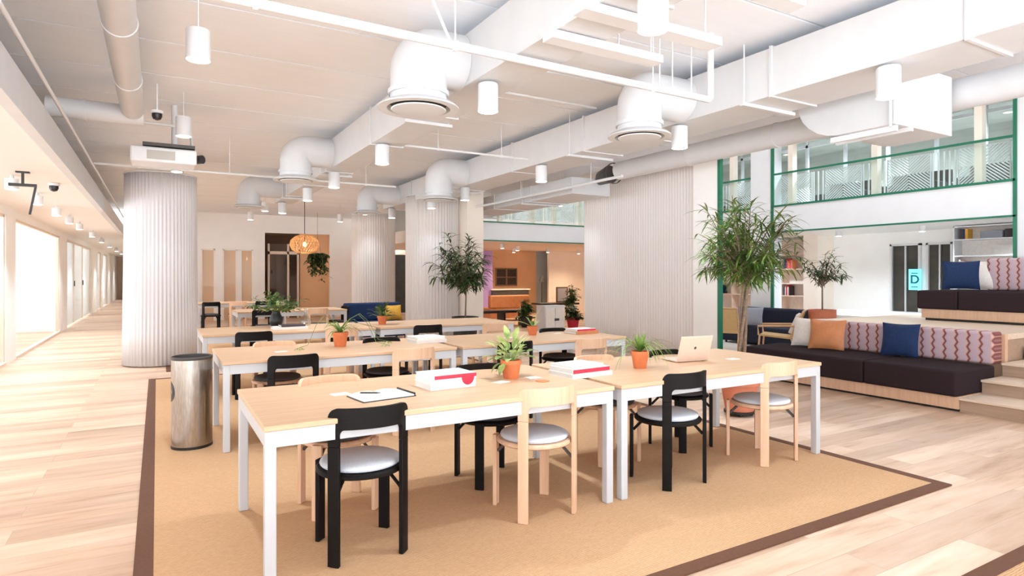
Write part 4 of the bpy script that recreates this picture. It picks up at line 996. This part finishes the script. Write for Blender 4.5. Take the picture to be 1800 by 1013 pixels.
def tree(label, loc, pot_kw, trunk_h, crown_c, crown_r, n_branch, per, leaf_L, leaf_w, mat, seed, droop=1.0, stems=3, lean=(0, 0), name='potted_tree', dolly=False, twig=0.30):
    q = random.Random(seed); t = thing(name, label, 'plant', loc)
    pot(t, **pot_kw)
    top = pot_kw['h'] * 0.86 + pot_kw.get('z0', 0)
    if dolly:
        b = B(); b.lathe([(pot_kw['r'] * 0.8, 0.03), (pot_kw['r'] * 0.8, 0.05)])
        b.build('dolly', M['black'], t)
        for k in range(4):
            a = PI / 4 + k * PI / 2; bb = B(); bb.lathe([(0.012, 0.0), (0.018, 0.006), (0.018, 0.028), (0.012, 0.03)], (math.cos(a) * pot_kw['r'] * 0.6, math.sin(a) * pot_kw['r'] * 0.6, 0.0), 12); bb.build('caster', M['black'], t)
    tk = B(); lf = B(); ends = []
    for s_ in range(stems):
        a = 2 * PI * s_ / stems; r0 = 0.035 if stems > 1 else 0.0
        pts_ = []
        for i in range(7):
            f = i / 6; tw = a + f * 3.0
            pts_.append(Vector((math.cos(tw) * r0 * (1 - 0.4 * f) + lean[0] * f, math.sin(tw) * r0 * (1 - 0.4 * f) + lean[1] * f, top + (trunk_h - top) * f)))
        tk.tube(pts_, [0.020 - 0.006 * i / 6 for i in range(7)] if stems > 1 else [0.016 - 0.004 * i / 6 for i in range(7)], 8)
        ends.append(pts_[-1])
    cc = Vector(crown_c)
    for k in range(n_branch):
        th = q.uniform(0, 2 * PI); ph = math.acos(q.uniform(-0.75, 1)); rad = q.uniform(0.45, 1.0) ** 0.6
        d = Vector((math.cos(th) * math.sin(ph), math.sin(th) * math.sin(ph), math.cos(ph)))
        tip = cc + Vector((d.x * crown_r[0], d.y * crown_r[1], d.z * crown_r[2])) * rad
        st = ends[k % len(ends)] + Vector((0, 0, q.uniform(-0.12, 0.1)))
        mid = st.lerp(tip, 0.5) + Vector((0, 0, 0.10 * q.random()))
        tk.tube([st, mid, tip], [0.008, 0.006, 0.003], 5)
        out = (tip - st).normalized()
        for j in range(per):
            f = q.uniform(0.25, 1.0); p = mid.lerp(tip, (f - 0.5) * 2) if f > 0.5 else st.lerp(mid, f * 2)
            a = q.uniform(0, 2 * PI)
            dr = out * 0.6 + Vector((math.cos(a), math.sin(a), q.uniform(-0.9, 0.5))) * 0.8
            lf.leaf(p, dr, leaf_L * q.uniform(0.65, 1.2), leaf_w * q.uniform(0.8, 1.15), droop * q.uniform(0.7, 1.3), 0.25, 4, 0.4)
    tk.build('trunk', M['trunk'], t, smooth=True, angle=80)
    lf.open = True; lf.build('foliage', M[mat], t, smooth=True, angle=180)
    return t
tree('tall green tree with long drooping leaves in terracotta pot behind the nearest tables', (5.22, 4.32, 0.0), dict(r=0.195, h=0.34, mat='terrapale', z0=0.052), 1.42, (0.08, -0.02, 1.80), (0.55, 0.55, 0.60), 62, 24, 0.23, 0.020, 'leafA', 21, 0.9, 3, (0.08, -0.02), dolly=True)
tree('dark green tree in a black planter in front of the curtained column', (4.93, 10.25, 0.0), dict(r=0.24, h=0.68, mat='black', taper=0.8), 1.16, (-0.07, 0.03, 1.64), (0.62, 0.60, 0.62), 52, 20, 0.24, 0.034, 'leafB', 22, 1.0, 1, (0.02, 0))
tree('small tree in a terracotta pot behind the off-white and rust pillows', (10.3, 6.72, 0.0), dict(r=0.22, h=0.83, mat='terrapale', taper=0.8), 1.32, (0.04, 0, 1.56), (0.42, 0.42, 0.38), 30, 14, 0.16, 0.026, 'leafB', 23, 0.9, 1)
# bushy vase on third row
q = random.Random(31); t = thing('vase_plant', 'black vase of bushy green foliage on the third row table', 'plant', (1.40, 8.82, ZT))
B().lathe([(0.06, 0), (0.085, 0.05), (0.09, 0.11), (0.06, 0.17), (0.05, 0.2), (0.056, 0.215), (0.045, 0.215), (0.04, 0.19)], n=24).build('vase', M['black'], t, smooth=True)
st = B(); lf = B(); lf2 = B()
for k in range(44):
    a = q.uniform(0, 2 * PI); e = q.uniform(0.15, 1.4); L = q.uniform(0.18, 0.42); dr = Vector((math.cos(a) * math.cos(e) * 1.15, math.sin(a) * math.cos(e) * 1.15, math.sin(e) * 0.8)); p0 = Vector((0, 0, 0.2)); p1 = p0 + dr * L
    st.tube([p0, p0.lerp(p1, 0.5) + Vector((0, 0, 0.02)), p1], 0.003, 5)
    for j in range(8):
        a2 = q.uniform(0, 2 * PI); (lf if k % 4 else lf2).leaf(p0.lerp(p1, q.uniform(0.35, 1)), dr * 0.5 + Vector((math.cos(a2), math.sin(a2), q.uniform(-0.4, 0.6))), q.uniform(0.06, 0.10), q.uniform(0.03, 0.05), 0.8, 0.2, 4)
lf.open = lf2.open = True
lf.build('leaves', M['leafE'], t, smooth=True, angle=180); o = lf2.build('leaves', M['leafC'], t, smooth=True, angle=180); o['label'] = 'pale yellow-green leaves'; st.build('stems', M['stem'], t)
t = thing('glass_vase', 'clear bottle shaped vase right of the bushy black vase', 'vase', (1.78, 8.78, ZT))
B().lathe([(0.06, 0), (0.085, 0.03), (0.085, 0.08), (0.045, 0.13), (0.022, 0.17), (0.02, 0.22), (0.026, 0.235), (0.018, 0.235), (0.014, 0.17), (0.038, 0.125), (0.078, 0.078), (0.078, 0.034), (0.05, 0.008)], n=28).build('body', M['clear'], t, smooth=True)
# hanging plant on the recess wall
q = random.Random(41); t = thing('hanging_plant', 'dark trailing plant hanging by the tan wall behind the rattan lamp', 'plant', (4.42, YB - 1.6, 1.95))
B().lathe([(0.09, 0), (0.14, 0.16), (0.125, 0.16), (0.12, 0.13)], n=20).build('pot', M['black'], t, smooth=True)
for k in range(3):
    a = k * 2 * PI / 3; B().tube([(0.12 * math.cos(a), 0.12 * math.sin(a), 0.16), (0, 0, 0.7), (0, 0, ZC - 1.95)], 0.004, 5).build('cord', M['black'], t)
st = B(); lf = B()
for k in range(40):
    a = q.uniform(0, 2 * PI); r = q.uniform(0.1, 0.40); dz = q.uniform(-0.75, 0.15); p = Vector((math.cos(a) * r, math.sin(a) * r, dz * (1.2 - r)))
    st.tube([(0, 0, 0.15), (p.x * 0.6, p.y * 0.6, 0.2), p], 0.004, 5)
    for j in range(12): a2 = q.uniform(0, 2 * PI); lf.leaf(Vector((p.x * 0.6, p.y * 0.6, 0.2)).lerp(p, q.random()), (math.cos(a2), math.sin(a2), -0.3), 0.15, 0.07, 1, 0.2, 4)
lf.open = True; lf.build('foliage', M['leafB'], t, smooth=True, angle=180); st.build('stems', M['stem'], t)

# ------------------------------------------------------------------ lounge right (armchairs, sofa, shelves)
struct('floor_3', B().box(XF, 13.6, 3.2, 8.46, 0.0, 0.68), M['white'])
struct('wall_19', B().box(13.6, 13.75, 3.0, 14, 0, 2.36), M['white'])
struct('wall_20', B().box(13.0, 13.6, 8.60, 8.95, 0, 2.36), M['cream'])
for i, (a, b_) in enumerate(((6.73, 7.25), (6.14, 6.54))):
    fr = B(); z0 = 0.685
    fr.box(13.52, 13.6, a - 0.04, a, z0, 2.1); fr.box(13.52, 13.6, b_, b_ + 0.04, z0, 2.1); fr.box(13.52, 13.6, a - 0.04, b_ + 0.04, 2.06, 2.1); fr.box(13.54, 13.6, (a + b_) / 2 - 0.012, (a + b_) / 2 + 0.012, z0, 2.06)
    o = struct('door_%d' % (2 + i), fr, M['whitemetal'])
    g = B().box(13.58, 13.595, a, b_, z0, 2.06).build('pane', M['darkroom'], o); g['kind'] = 'structure'
# lit sign with letter
t = thing('lit_sign', 'glowing cyan sign with a dark letter D in the dark glass door', 'sign', (13.50, 6.79, 1.14))
box('screen', M['cyan'], 0, 0.02, -0.13, 0.11, 0, 0.43, t)
fc = bpy.data.curves.new('letter', 'FONT'); fc.body = 'D'; fc.size = 0.24; fc.extrude = 0.002; fc.align_x = 'CENTER'; fc.align_y = 'CENTER'; fc.offset = 0.006
tmp = bpy.data.objects.new('letter_curve', fc); C.objects.link(tmp); bpy.context.view_layer.update()
lm = bpy.data.meshes.new_from_object(tmp.evaluated_get(bpy.context.evaluated_depsgraph_get())); bpy.data.objects.remove(tmp); lm.materials.clear()
fo = bpy.data.objects.new('letter', lm); C.objects.link(fo); fo.parent = t; fo.location = (-0.003, -0.01, 0.21); fo.rotation_euler = (PI / 2, 0, -PI / 2); lm.materials.append(M['teal'])
box('print_line', M['teal'], -0.003, -0.0005, -0.07, 0.06, 0.335, 0.355, t); box('print_line', M['teal'], -0.003, -0.0005, -0.07, 0.06, 0.055, 0.075, t)
def bookcase(label, loc, w, d, h, shelves, rz, mat='whitemetal', verts=()):
    t = thing('bookcase', label, 'bookcase', loc, rz)
    b = B(); b.box(-w / 2, -w / 2 + 0.025, 0, d, 0, h); b.box(w / 2 - 0.025, w / 2, 0, d, 0, h); b.box(-w / 2, w / 2, 0, d, h - 0.025, h)
    for v in verts: b.box(v - 0.012, v + 0.012, 0, d, 0, h)
    b.build('frame', M[mat], t); box('back_panel', M['offwhite'], -w / 2, w / 2, d - 0.015, d, 0, h, t)
    for z in shelves: box('shelf', M[mat], -w / 2 + 0.025, w / 2 - 0.025, 0, d - 0.015, z - 0.02, z, t)
    return t
# local +y is the back; rz=-90deg turns the back to +X
bookcase('white bookcase behind the upper tier at far right', (12.75, 5.22, 0.685), 1.05, 0.3, 1.66, (0.06, 0.44, 0.80, 1.12, 1.42), -PI / 2)
bcol = ['bookdark', 'bookwhite', 'navy', 'red', 'yellow', 'bookblue', 'offwhite', 'terrapale']
def shelf_books(x, y0, y1, z, n, seed, where, group, zmax=0.26):
    q = random.Random(seed); y = y1
    words = ['first', 'second', 'third', 'fourth', 'fifth', 'sixth', 'seventh', 'eighth', 'ninth', 'tenth']
    cname = {'bookdark': 'dark', 'bookwhite': 'white', 'navy': 'navy', 'red': 'red', 'yellow': 'mustard', 'bookblue': 'pale blue', 'offwhite': 'cream', 'terrapale': 'salmon'}
    for k in range(n):
        w = q.uniform(0.025, 0.05); h = q.uniform(0.18, zmax); m = q.choice(bcol)
        o = box('book', M[m], 0, 0.18, -w, 0, 0, h); o.location = (x, y, z); tag(o, '%s book %s, %s from the left' % (cname[m], where, words[k]), 'book', group); y -= w + 0.003
        if y < y0: break
zb = 0.686
shelf_books(12.82, 4.75, 5.68, zb + 0.80, 4, 1, 'on the middle shelf of the far right bookcase', 'books in the far right bookcase')
shelf_books(12.82, 4.75, 5.66, zb + 1.42, 3, 2, 'on the top shelf of the far right bookcase', 'books in the far right bookcase', 0.19)
shelf_books(12.82, 4.75, 5.66, zb + 0.06, 4, 4, 'on the bottom shelf of the far right bookcase', 'books in the far right bookcase')
for lab, m, y0, y1, z, h in (('blue-grey storage box on the top shelf of the far right bookcase', 'greyfab', 5.0, 5.34, 1.42, 0.13), ('dark box on the top shelf of the far right bookcase', 'bookdark', 4.86, 4.97, 1.42, 0.15), ('wine red box on the top shelf of the far right bookcase, right end', 'red', 4.73, 4.84, 1.42, 0.19), ('low cream bowl on the middle shelf of the far right bookcase', 'offwhite', 5.02, 5.28, 0.80, 0.09)):
    o = box('storage_box' if 'box' in lab else 'bowl', M[m], 0, 0.2, -(y1 - y0) / 2, (y1 - y0) / 2, 0, h, None, 0.008); o.location = (12.82, (y0 + y1) / 2, zb + z + 0.001); tag(o, lab, 'box' if 'box' in lab else 'bowl')
bookcase('wide pale bookcase behind the cane armchairs', (13.28, 10.5, 0.0), 2.9, 0.3, 2.3, (0.1, 0.95, 1.25, 1.6, 1.95), -PI / 2, 'postwood', (-0.75, 0.0, 0.75))
shelf_books(13.34, 9.0, 11.86, 0.951, 6, 5, 'on the low shelf behind the left cane armchair', 'books behind the cane armchairs')
shelf_books(13.34, 9.0, 11.1, 1.251, 6, 6, 'on the second shelf behind the left cane armchair', 'books behind the cane armchairs')
shelf_books(13.34, 9.0, 9.72, 0.951, 5, 7, 'on the low shelf beside the red vase', 'books behind the cane armchairs')
shelf_books(13.34, 9.0, 9.7, 1.601, 6, 8, 'on the high shelf behind the tall tree', 'books behind the cane armchairs')
t = thing('vase', 'pinkish red vase on the shelf behind the tall tree', 'vase', (13.42, 9.99, 0.953)); B().lathe([(0.05, 0), (0.08, 0.06), (0.08, 0.18), (0.05, 0.23), (0.04, 0.23)]).build('body', M['red'], t, smooth=True)
o = box('floor_rug', M['rugwhite'], -1.0, 1.0, -1.15, 1.15, 0.001, 0.012); o.location = (9.95, 8.2, 0); tag(o, 'white rug under the cane armchairs', 'rug')
def armchair(label, loc, rz):
    t = thing('cane_armchair', label, 'armchair', loc, math.radians(rz), 'cane armchairs')
    w = 0.29
    for s_ in (-1, 1):
        b = B(); b.tube([(s_ * w, 0.30, 0.0), (s_ * w, 0.27, 0.36)], 0.016, 8); b.build('leg', M['pine'], t, smooth=True)
        b = B(); b.tube([(s_ * w, -0.34, 0.0), (s_ * w, -0.24, 0.34), (s_ * w, -0.44, 0.80)], 0.016, 8); b.build('leg', M['pine'], t, smooth=True)
        b = B(); b.tube([(s_ * w, 0.29, 0.36), (s_ * w, 0.30, 0.52), (s_ * w, -0.30, 0.54)], 0.017, 8); b.build('armrest', M['pine'], t, smooth=True)
    b = B(); b.obox((0, 0.27, 0.36), (0, -0.25, 0.32), 0.56, 0.03); b.build('seat', M['cane'], t)
    b = B(); b.obox((0, -0.255, 0.36), (0, -0.435, 0.78), 0.55, 0.022, up=(0, 1, 0)); b.build('backrest', M['cane'], t)
    b = B(); b.tube([(-w, -0.44, 0.80), (w, -0.44, 0.80)], 0.016, 8); b.build('top_rail', M['pine'], t)
    b = B(); b.obox((0, -0.22, 0.40), (0, -0.36, 0.74), 0.48, 0.07, up=(0, 1, 0)); b.build('back_pad', M['orange'] if False else M['offwhite'], t, bevel=0.02)
    return t
armchair('cane armchair seen from behind, left of the tall tree trunk', (9.75, 8.42, 0.013), -58)
armchair('cane armchair turned left in front of the dark sofa', (9.75, 7.22, 0.013), 30)
t = thing('lounge_sofa', 'dark navy lounge sofa against the white pillar', 'sofa', (10.88, 8.35, 0.0))
box('base', M['darknavy'], -0.38, 0.36, -0.95, 0.85, 0.06, 0.40, t, 0.04, 3); box('backrest', M['darknavy'], 0.16, 0.36, -0.95, 0.85, 0.40, 0.76, t, 0.05, 3)
for s_ in ((-0.3, -0.85), (-0.3, 0.75), (0.3, -0.85), (0.3, 0.75)): B().lathe([(0.02, 0), (0.025, 0.06)], (s_[0], s_[1], 0)).build('leg', M['black'], t)
pillow('pillow', 'pale blue-grey pillow on the dark navy lounge sofa', M['greyfab'], 0.5, 0.4, 0.16, (10.6, 8.5, 0.60), (math.radians(-20), 0, math.radians(-60)))
for i, (x, y) in enumerate(((12.2, 7.6), (12.2, 6.0), (12.6, 9.8), (12.4, 4.6))):
    t = thing('ceiling_spotlight', 'small white spotlight under the right mezzanine, %s' % ('above the small potted tree', 'above the dark glass doors', 'above the wide bookcase', 'above the far right bookcase')[i], 'lamp', (x, y, 2.25), 0, 'spotlights under the right mezzanine')
    B().lathe([(0.05, 0.008), (0.058, 0), (0.058, 0.11)]).build('shade', M['whitemetal'], t, smooth=True); B().lathe([(0.046, -0.003), (0.05, 0.007)]).build('lens', M['lamp'], t)
    spot('lounge_glow', (x, y, 2.24), None, 100, 140)

# ------------------------------------------------------------------ distant lounge under the far mezzanine
for i, (x, y) in enumerate(((8.7, 15.6), (9.8, 16.6), (10.6, 18.2), (11.6, 17.6), (13.2, 18.0))):
    t = thing('ceiling_spotlight', 'small white spotlight above the orange lounge, %s from the left' % names[i], 'lamp', (x, y, 2.22), 0, 'spotlights above the orange lounge')
    B().lathe([(0.05, 0.008), (0.058, 0), (0.058, 0.14)]).build('shade', M['whitemetal'], t, smooth=True); B().lathe([(0.046, -0.003), (0.05, 0.007)]).build('lens', M['lamp'], t)
    spot('lounge_glow', (x, y, 2.21), None, 110, 140, (1, 0.78, 0.55))
t = thing('wall_cabinet', 'dark glazed wall cabinet with four panes above the orange sofa', 'cabinet', (11.3, 19.96, 1.05))
b = B(); b.box(-0.46, 0.46, -0.03, 0.0, 0, 0.04).box(-0.46, 0.46, -0.03, 0, 0.62, 0.66).box(-0.46, -0.42, -0.03, 0, 0, 0.66).box(0.42, 0.46, -0.03, 0, 0, 0.66).box(-0.03, 0.03, -0.03, 0, 0, 0.66).box(-0.46, 0.46, -0.03, 0, 0.3, 0.34); b.build('frame', M['brownwall'], t)
box('back_panel', M['darkroom'], -0.44, 0.44, 0.0, 0.02, 0.02, 0.64, t)
t = thing('console_table', 'long dark console table with pale top below the wall cabinet', 'table', (10.9, 19.0, 0.0))
box('tabletop', M['offwhite'], -0.85, 0.75, -0.2, 0.2, 0.92, 0.96, t)
box('cabinet', M['darkgrey'], -0.8, 0.7, -0.17, 0.18, 0.55, 0.92, t)
for s_ in (-0.75, 0.65): box('leg', M['darkgrey'], s_ - 0.02, s_ + 0.02, -0.02, 0.02, 0, 0.55, t)
def lsofa(label, loc, w, mat, rz=0):
    t = thing('lounge_sofa', label, 'sofa', loc, rz)
    box('base', M[mat], -w / 2, w / 2, -0.38, 0.38, 0.10, 0.42, t, 0.03, 3); box('backrest', M[mat], -w / 2, w / 2, -0.40, -0.2, 0.42, 0.82, t, 0.04, 3)
    for s_ in (-1, 1):
        for u in (-1, 1): box('leg', M['black'], s_ * (w / 2 - 0.08) - 0.02, s_ * (w / 2 - 0.08) + 0.02, u * 0.3 - 0.02, u * 0.3 + 0.02, 0, 0.10, t)
    return t
lsofa('orange sofa in the warm lounge under the far mezzanine', (9.55, 17.0, 0), 1.4, 'orange')
t = thing('bench', 'long black bench in front of the orange sofa', 'bench', (8.5, 15.3, 0)); box('seat', M['black'], -0.9, 0.9, -0.25, 0.25, 0.38, 0.45, t)
for s_ in (-0.7, 0.0, 0.7): box('leg', M['black'], s_ - 0.03, s_ + 0.03, -0.2, 0.2, 0, 0.38, t)
t = thing('round_table', 'black low table right of the orange sofa', 'table', (11.1, 16.4, 0)); box('tabletop', M['black'], -0.7, 0.7, -0.35, 0.35, 0.5, 0.56, t, 0.01); box('leg', M['black'], -0.5, -0.44, -0.05, 0.05, 0, 0.5, t); box('leg', M['black'], 0.44, 0.5, -0.05, 0.05, 0, 0.5, t)
t = thing('picture_frame', 'framed picture standing on the black low table of the distant lounge', 'picture', (11.4, 16.45, 0.561)); box('frame', M['brownwall'], -0.22, 0.22, 0, 0.04, 0, 0.5, t); box('print', M['offwhite'], -0.18, 0.18, -0.005, 0, 0.04, 0.46, t)
t = thing('floor_lamp', 'slim black floor lamp by the tan wall of the distant lounge', 'lamp', (12.0, 18.6, 0)); B().lathe([(0.12, 0), (0.12, 0.02), (0.015, 0.03)]).build('base', M['black'], t); B().tube([(0, 0, 0.02), (0, 0, 1.25)], 0.015, 8).build('pole', M['black'], t); B().lathe([(0.1, 1.2), (0.06, 1.42)]).build('lamp_shade', M['darkgrey'], t)
t = thing('white_cabinet', 'small white cabinet with grey step-shaped doors behind the second row', 'cabinet', (8.65, 13.0, 0))
box('body', M['whitemetal'], -0.3, 0.3, -0.2, 0.2, 0, 0.68, t, 0.006); box('door', M['offwhite'], -0.28, -0.01, -0.215, -0.201, 0.03, 0.62, t); box('door', M['offwhite'], 0.01, 0.28, -0.215, -0.201, 0.03, 0.62, t); box('stripe', M['darkgrey'], -0.02, 0.12, -0.22, -0.216, 0.3, 0.36, t)
def shrub(label, loc, r, h, ph, pm, mat, seed, n=40):
    q = random.Random(seed); t = thing('potted_shrub', label, 'plant', loc); pot(t, r * 0.55, ph, pm)
    st = B(); lf = B()
    for k in range(n):
        a = q.uniform(0, 2 * PI); e = q.uniform(0.0, 1.45); dr = Vector((math.cos(a) * math.cos(e) * r, math.sin(a) * math.cos(e) * r, math.sin(e) * h)); p0 = Vector((0, 0, ph * 0.86)); p1 = p0 + dr * q.uniform(0.6, 1)
        st.tube([p0, p1], 0.006, 5)
        for j in range(6): a2 = q.uniform(0, 2 * PI); lf.leaf(p0.lerp(p1, q.uniform(0.4, 1)), (math.cos(a2), math.sin(a2), 0.2), 0.17, 0.08, 0.9, 0.2, 4)
    lf.open = True; lf.build('foliage', M[mat], t, smooth=True, angle=180); st.build('stems', M['stem'], t)
shrub('leafy shrub in front of the orange lounge', (8.9, 14.6, 0), 0.32, 0.55, 0.3, 'black', 'leafE', 51)
shrub('dark shrub in a red pot beside the white cabinet', (9.35, 13.0, 0), 0.30, 0.42, 0.35, 'red', 'leafB', 52)
shrub('tall rubber plant at the right of the distant lounge', (10.45, 14.6, 0), 0.26, 0.75, 0.55, 'offwhite', 'leafB', 53)
# blue sofa
t = lsofa('royal blue sofa behind the third row tables', (4.25, 13.4, 0), 1.3, 'navy', PI)
pillow('pillow', 'mustard yellow pillow at the right end of the royal blue sofa', M['yellow'], 0.42, 0.36, 0.16, (4.66, 13.46, 0.59), (math.radians(-14), 0, 0.1))
# corridor end furniture
t = thing('office_chair', 'dark office chair at the far end of the corridor', 'chair', (-1.15, 38, 0))
box('seat', M['black'], -0.25, 0.25, -0.25, 0.25, 0.42, 0.5, t, 0.02); box('backrest', M['black'], -0.24, 0.24, 0.2, 0.27, 0.5, 1.05, t, 0.02); B().tube([(0, 0, 0.05), (0, 0, 0.42)], 0.03, 8).build('pole', M['darkgrey'], t)
for k in range(5): a = k * 2 * PI / 5; B().tube([(0, 0, 0.08), (0.28 * math.cos(a), 0.28 * math.sin(a), 0.03)], 0.02, 6).build('leg', M['darkgrey'], t)
for wn, y, z in (('window_3', 22.2, 1.12), ('window_3', 24.6, 1.12), ('window_4', 30.25, 1.15), ('window_5', 33.25, 1.5)):
    o = box('door_lock', M['darkgrey'], XL - 0.02, XL, y - 0.06, y + 0.06, z, z + 0.16, bpy.data.objects[wn]); o['kind'] = 'structure'
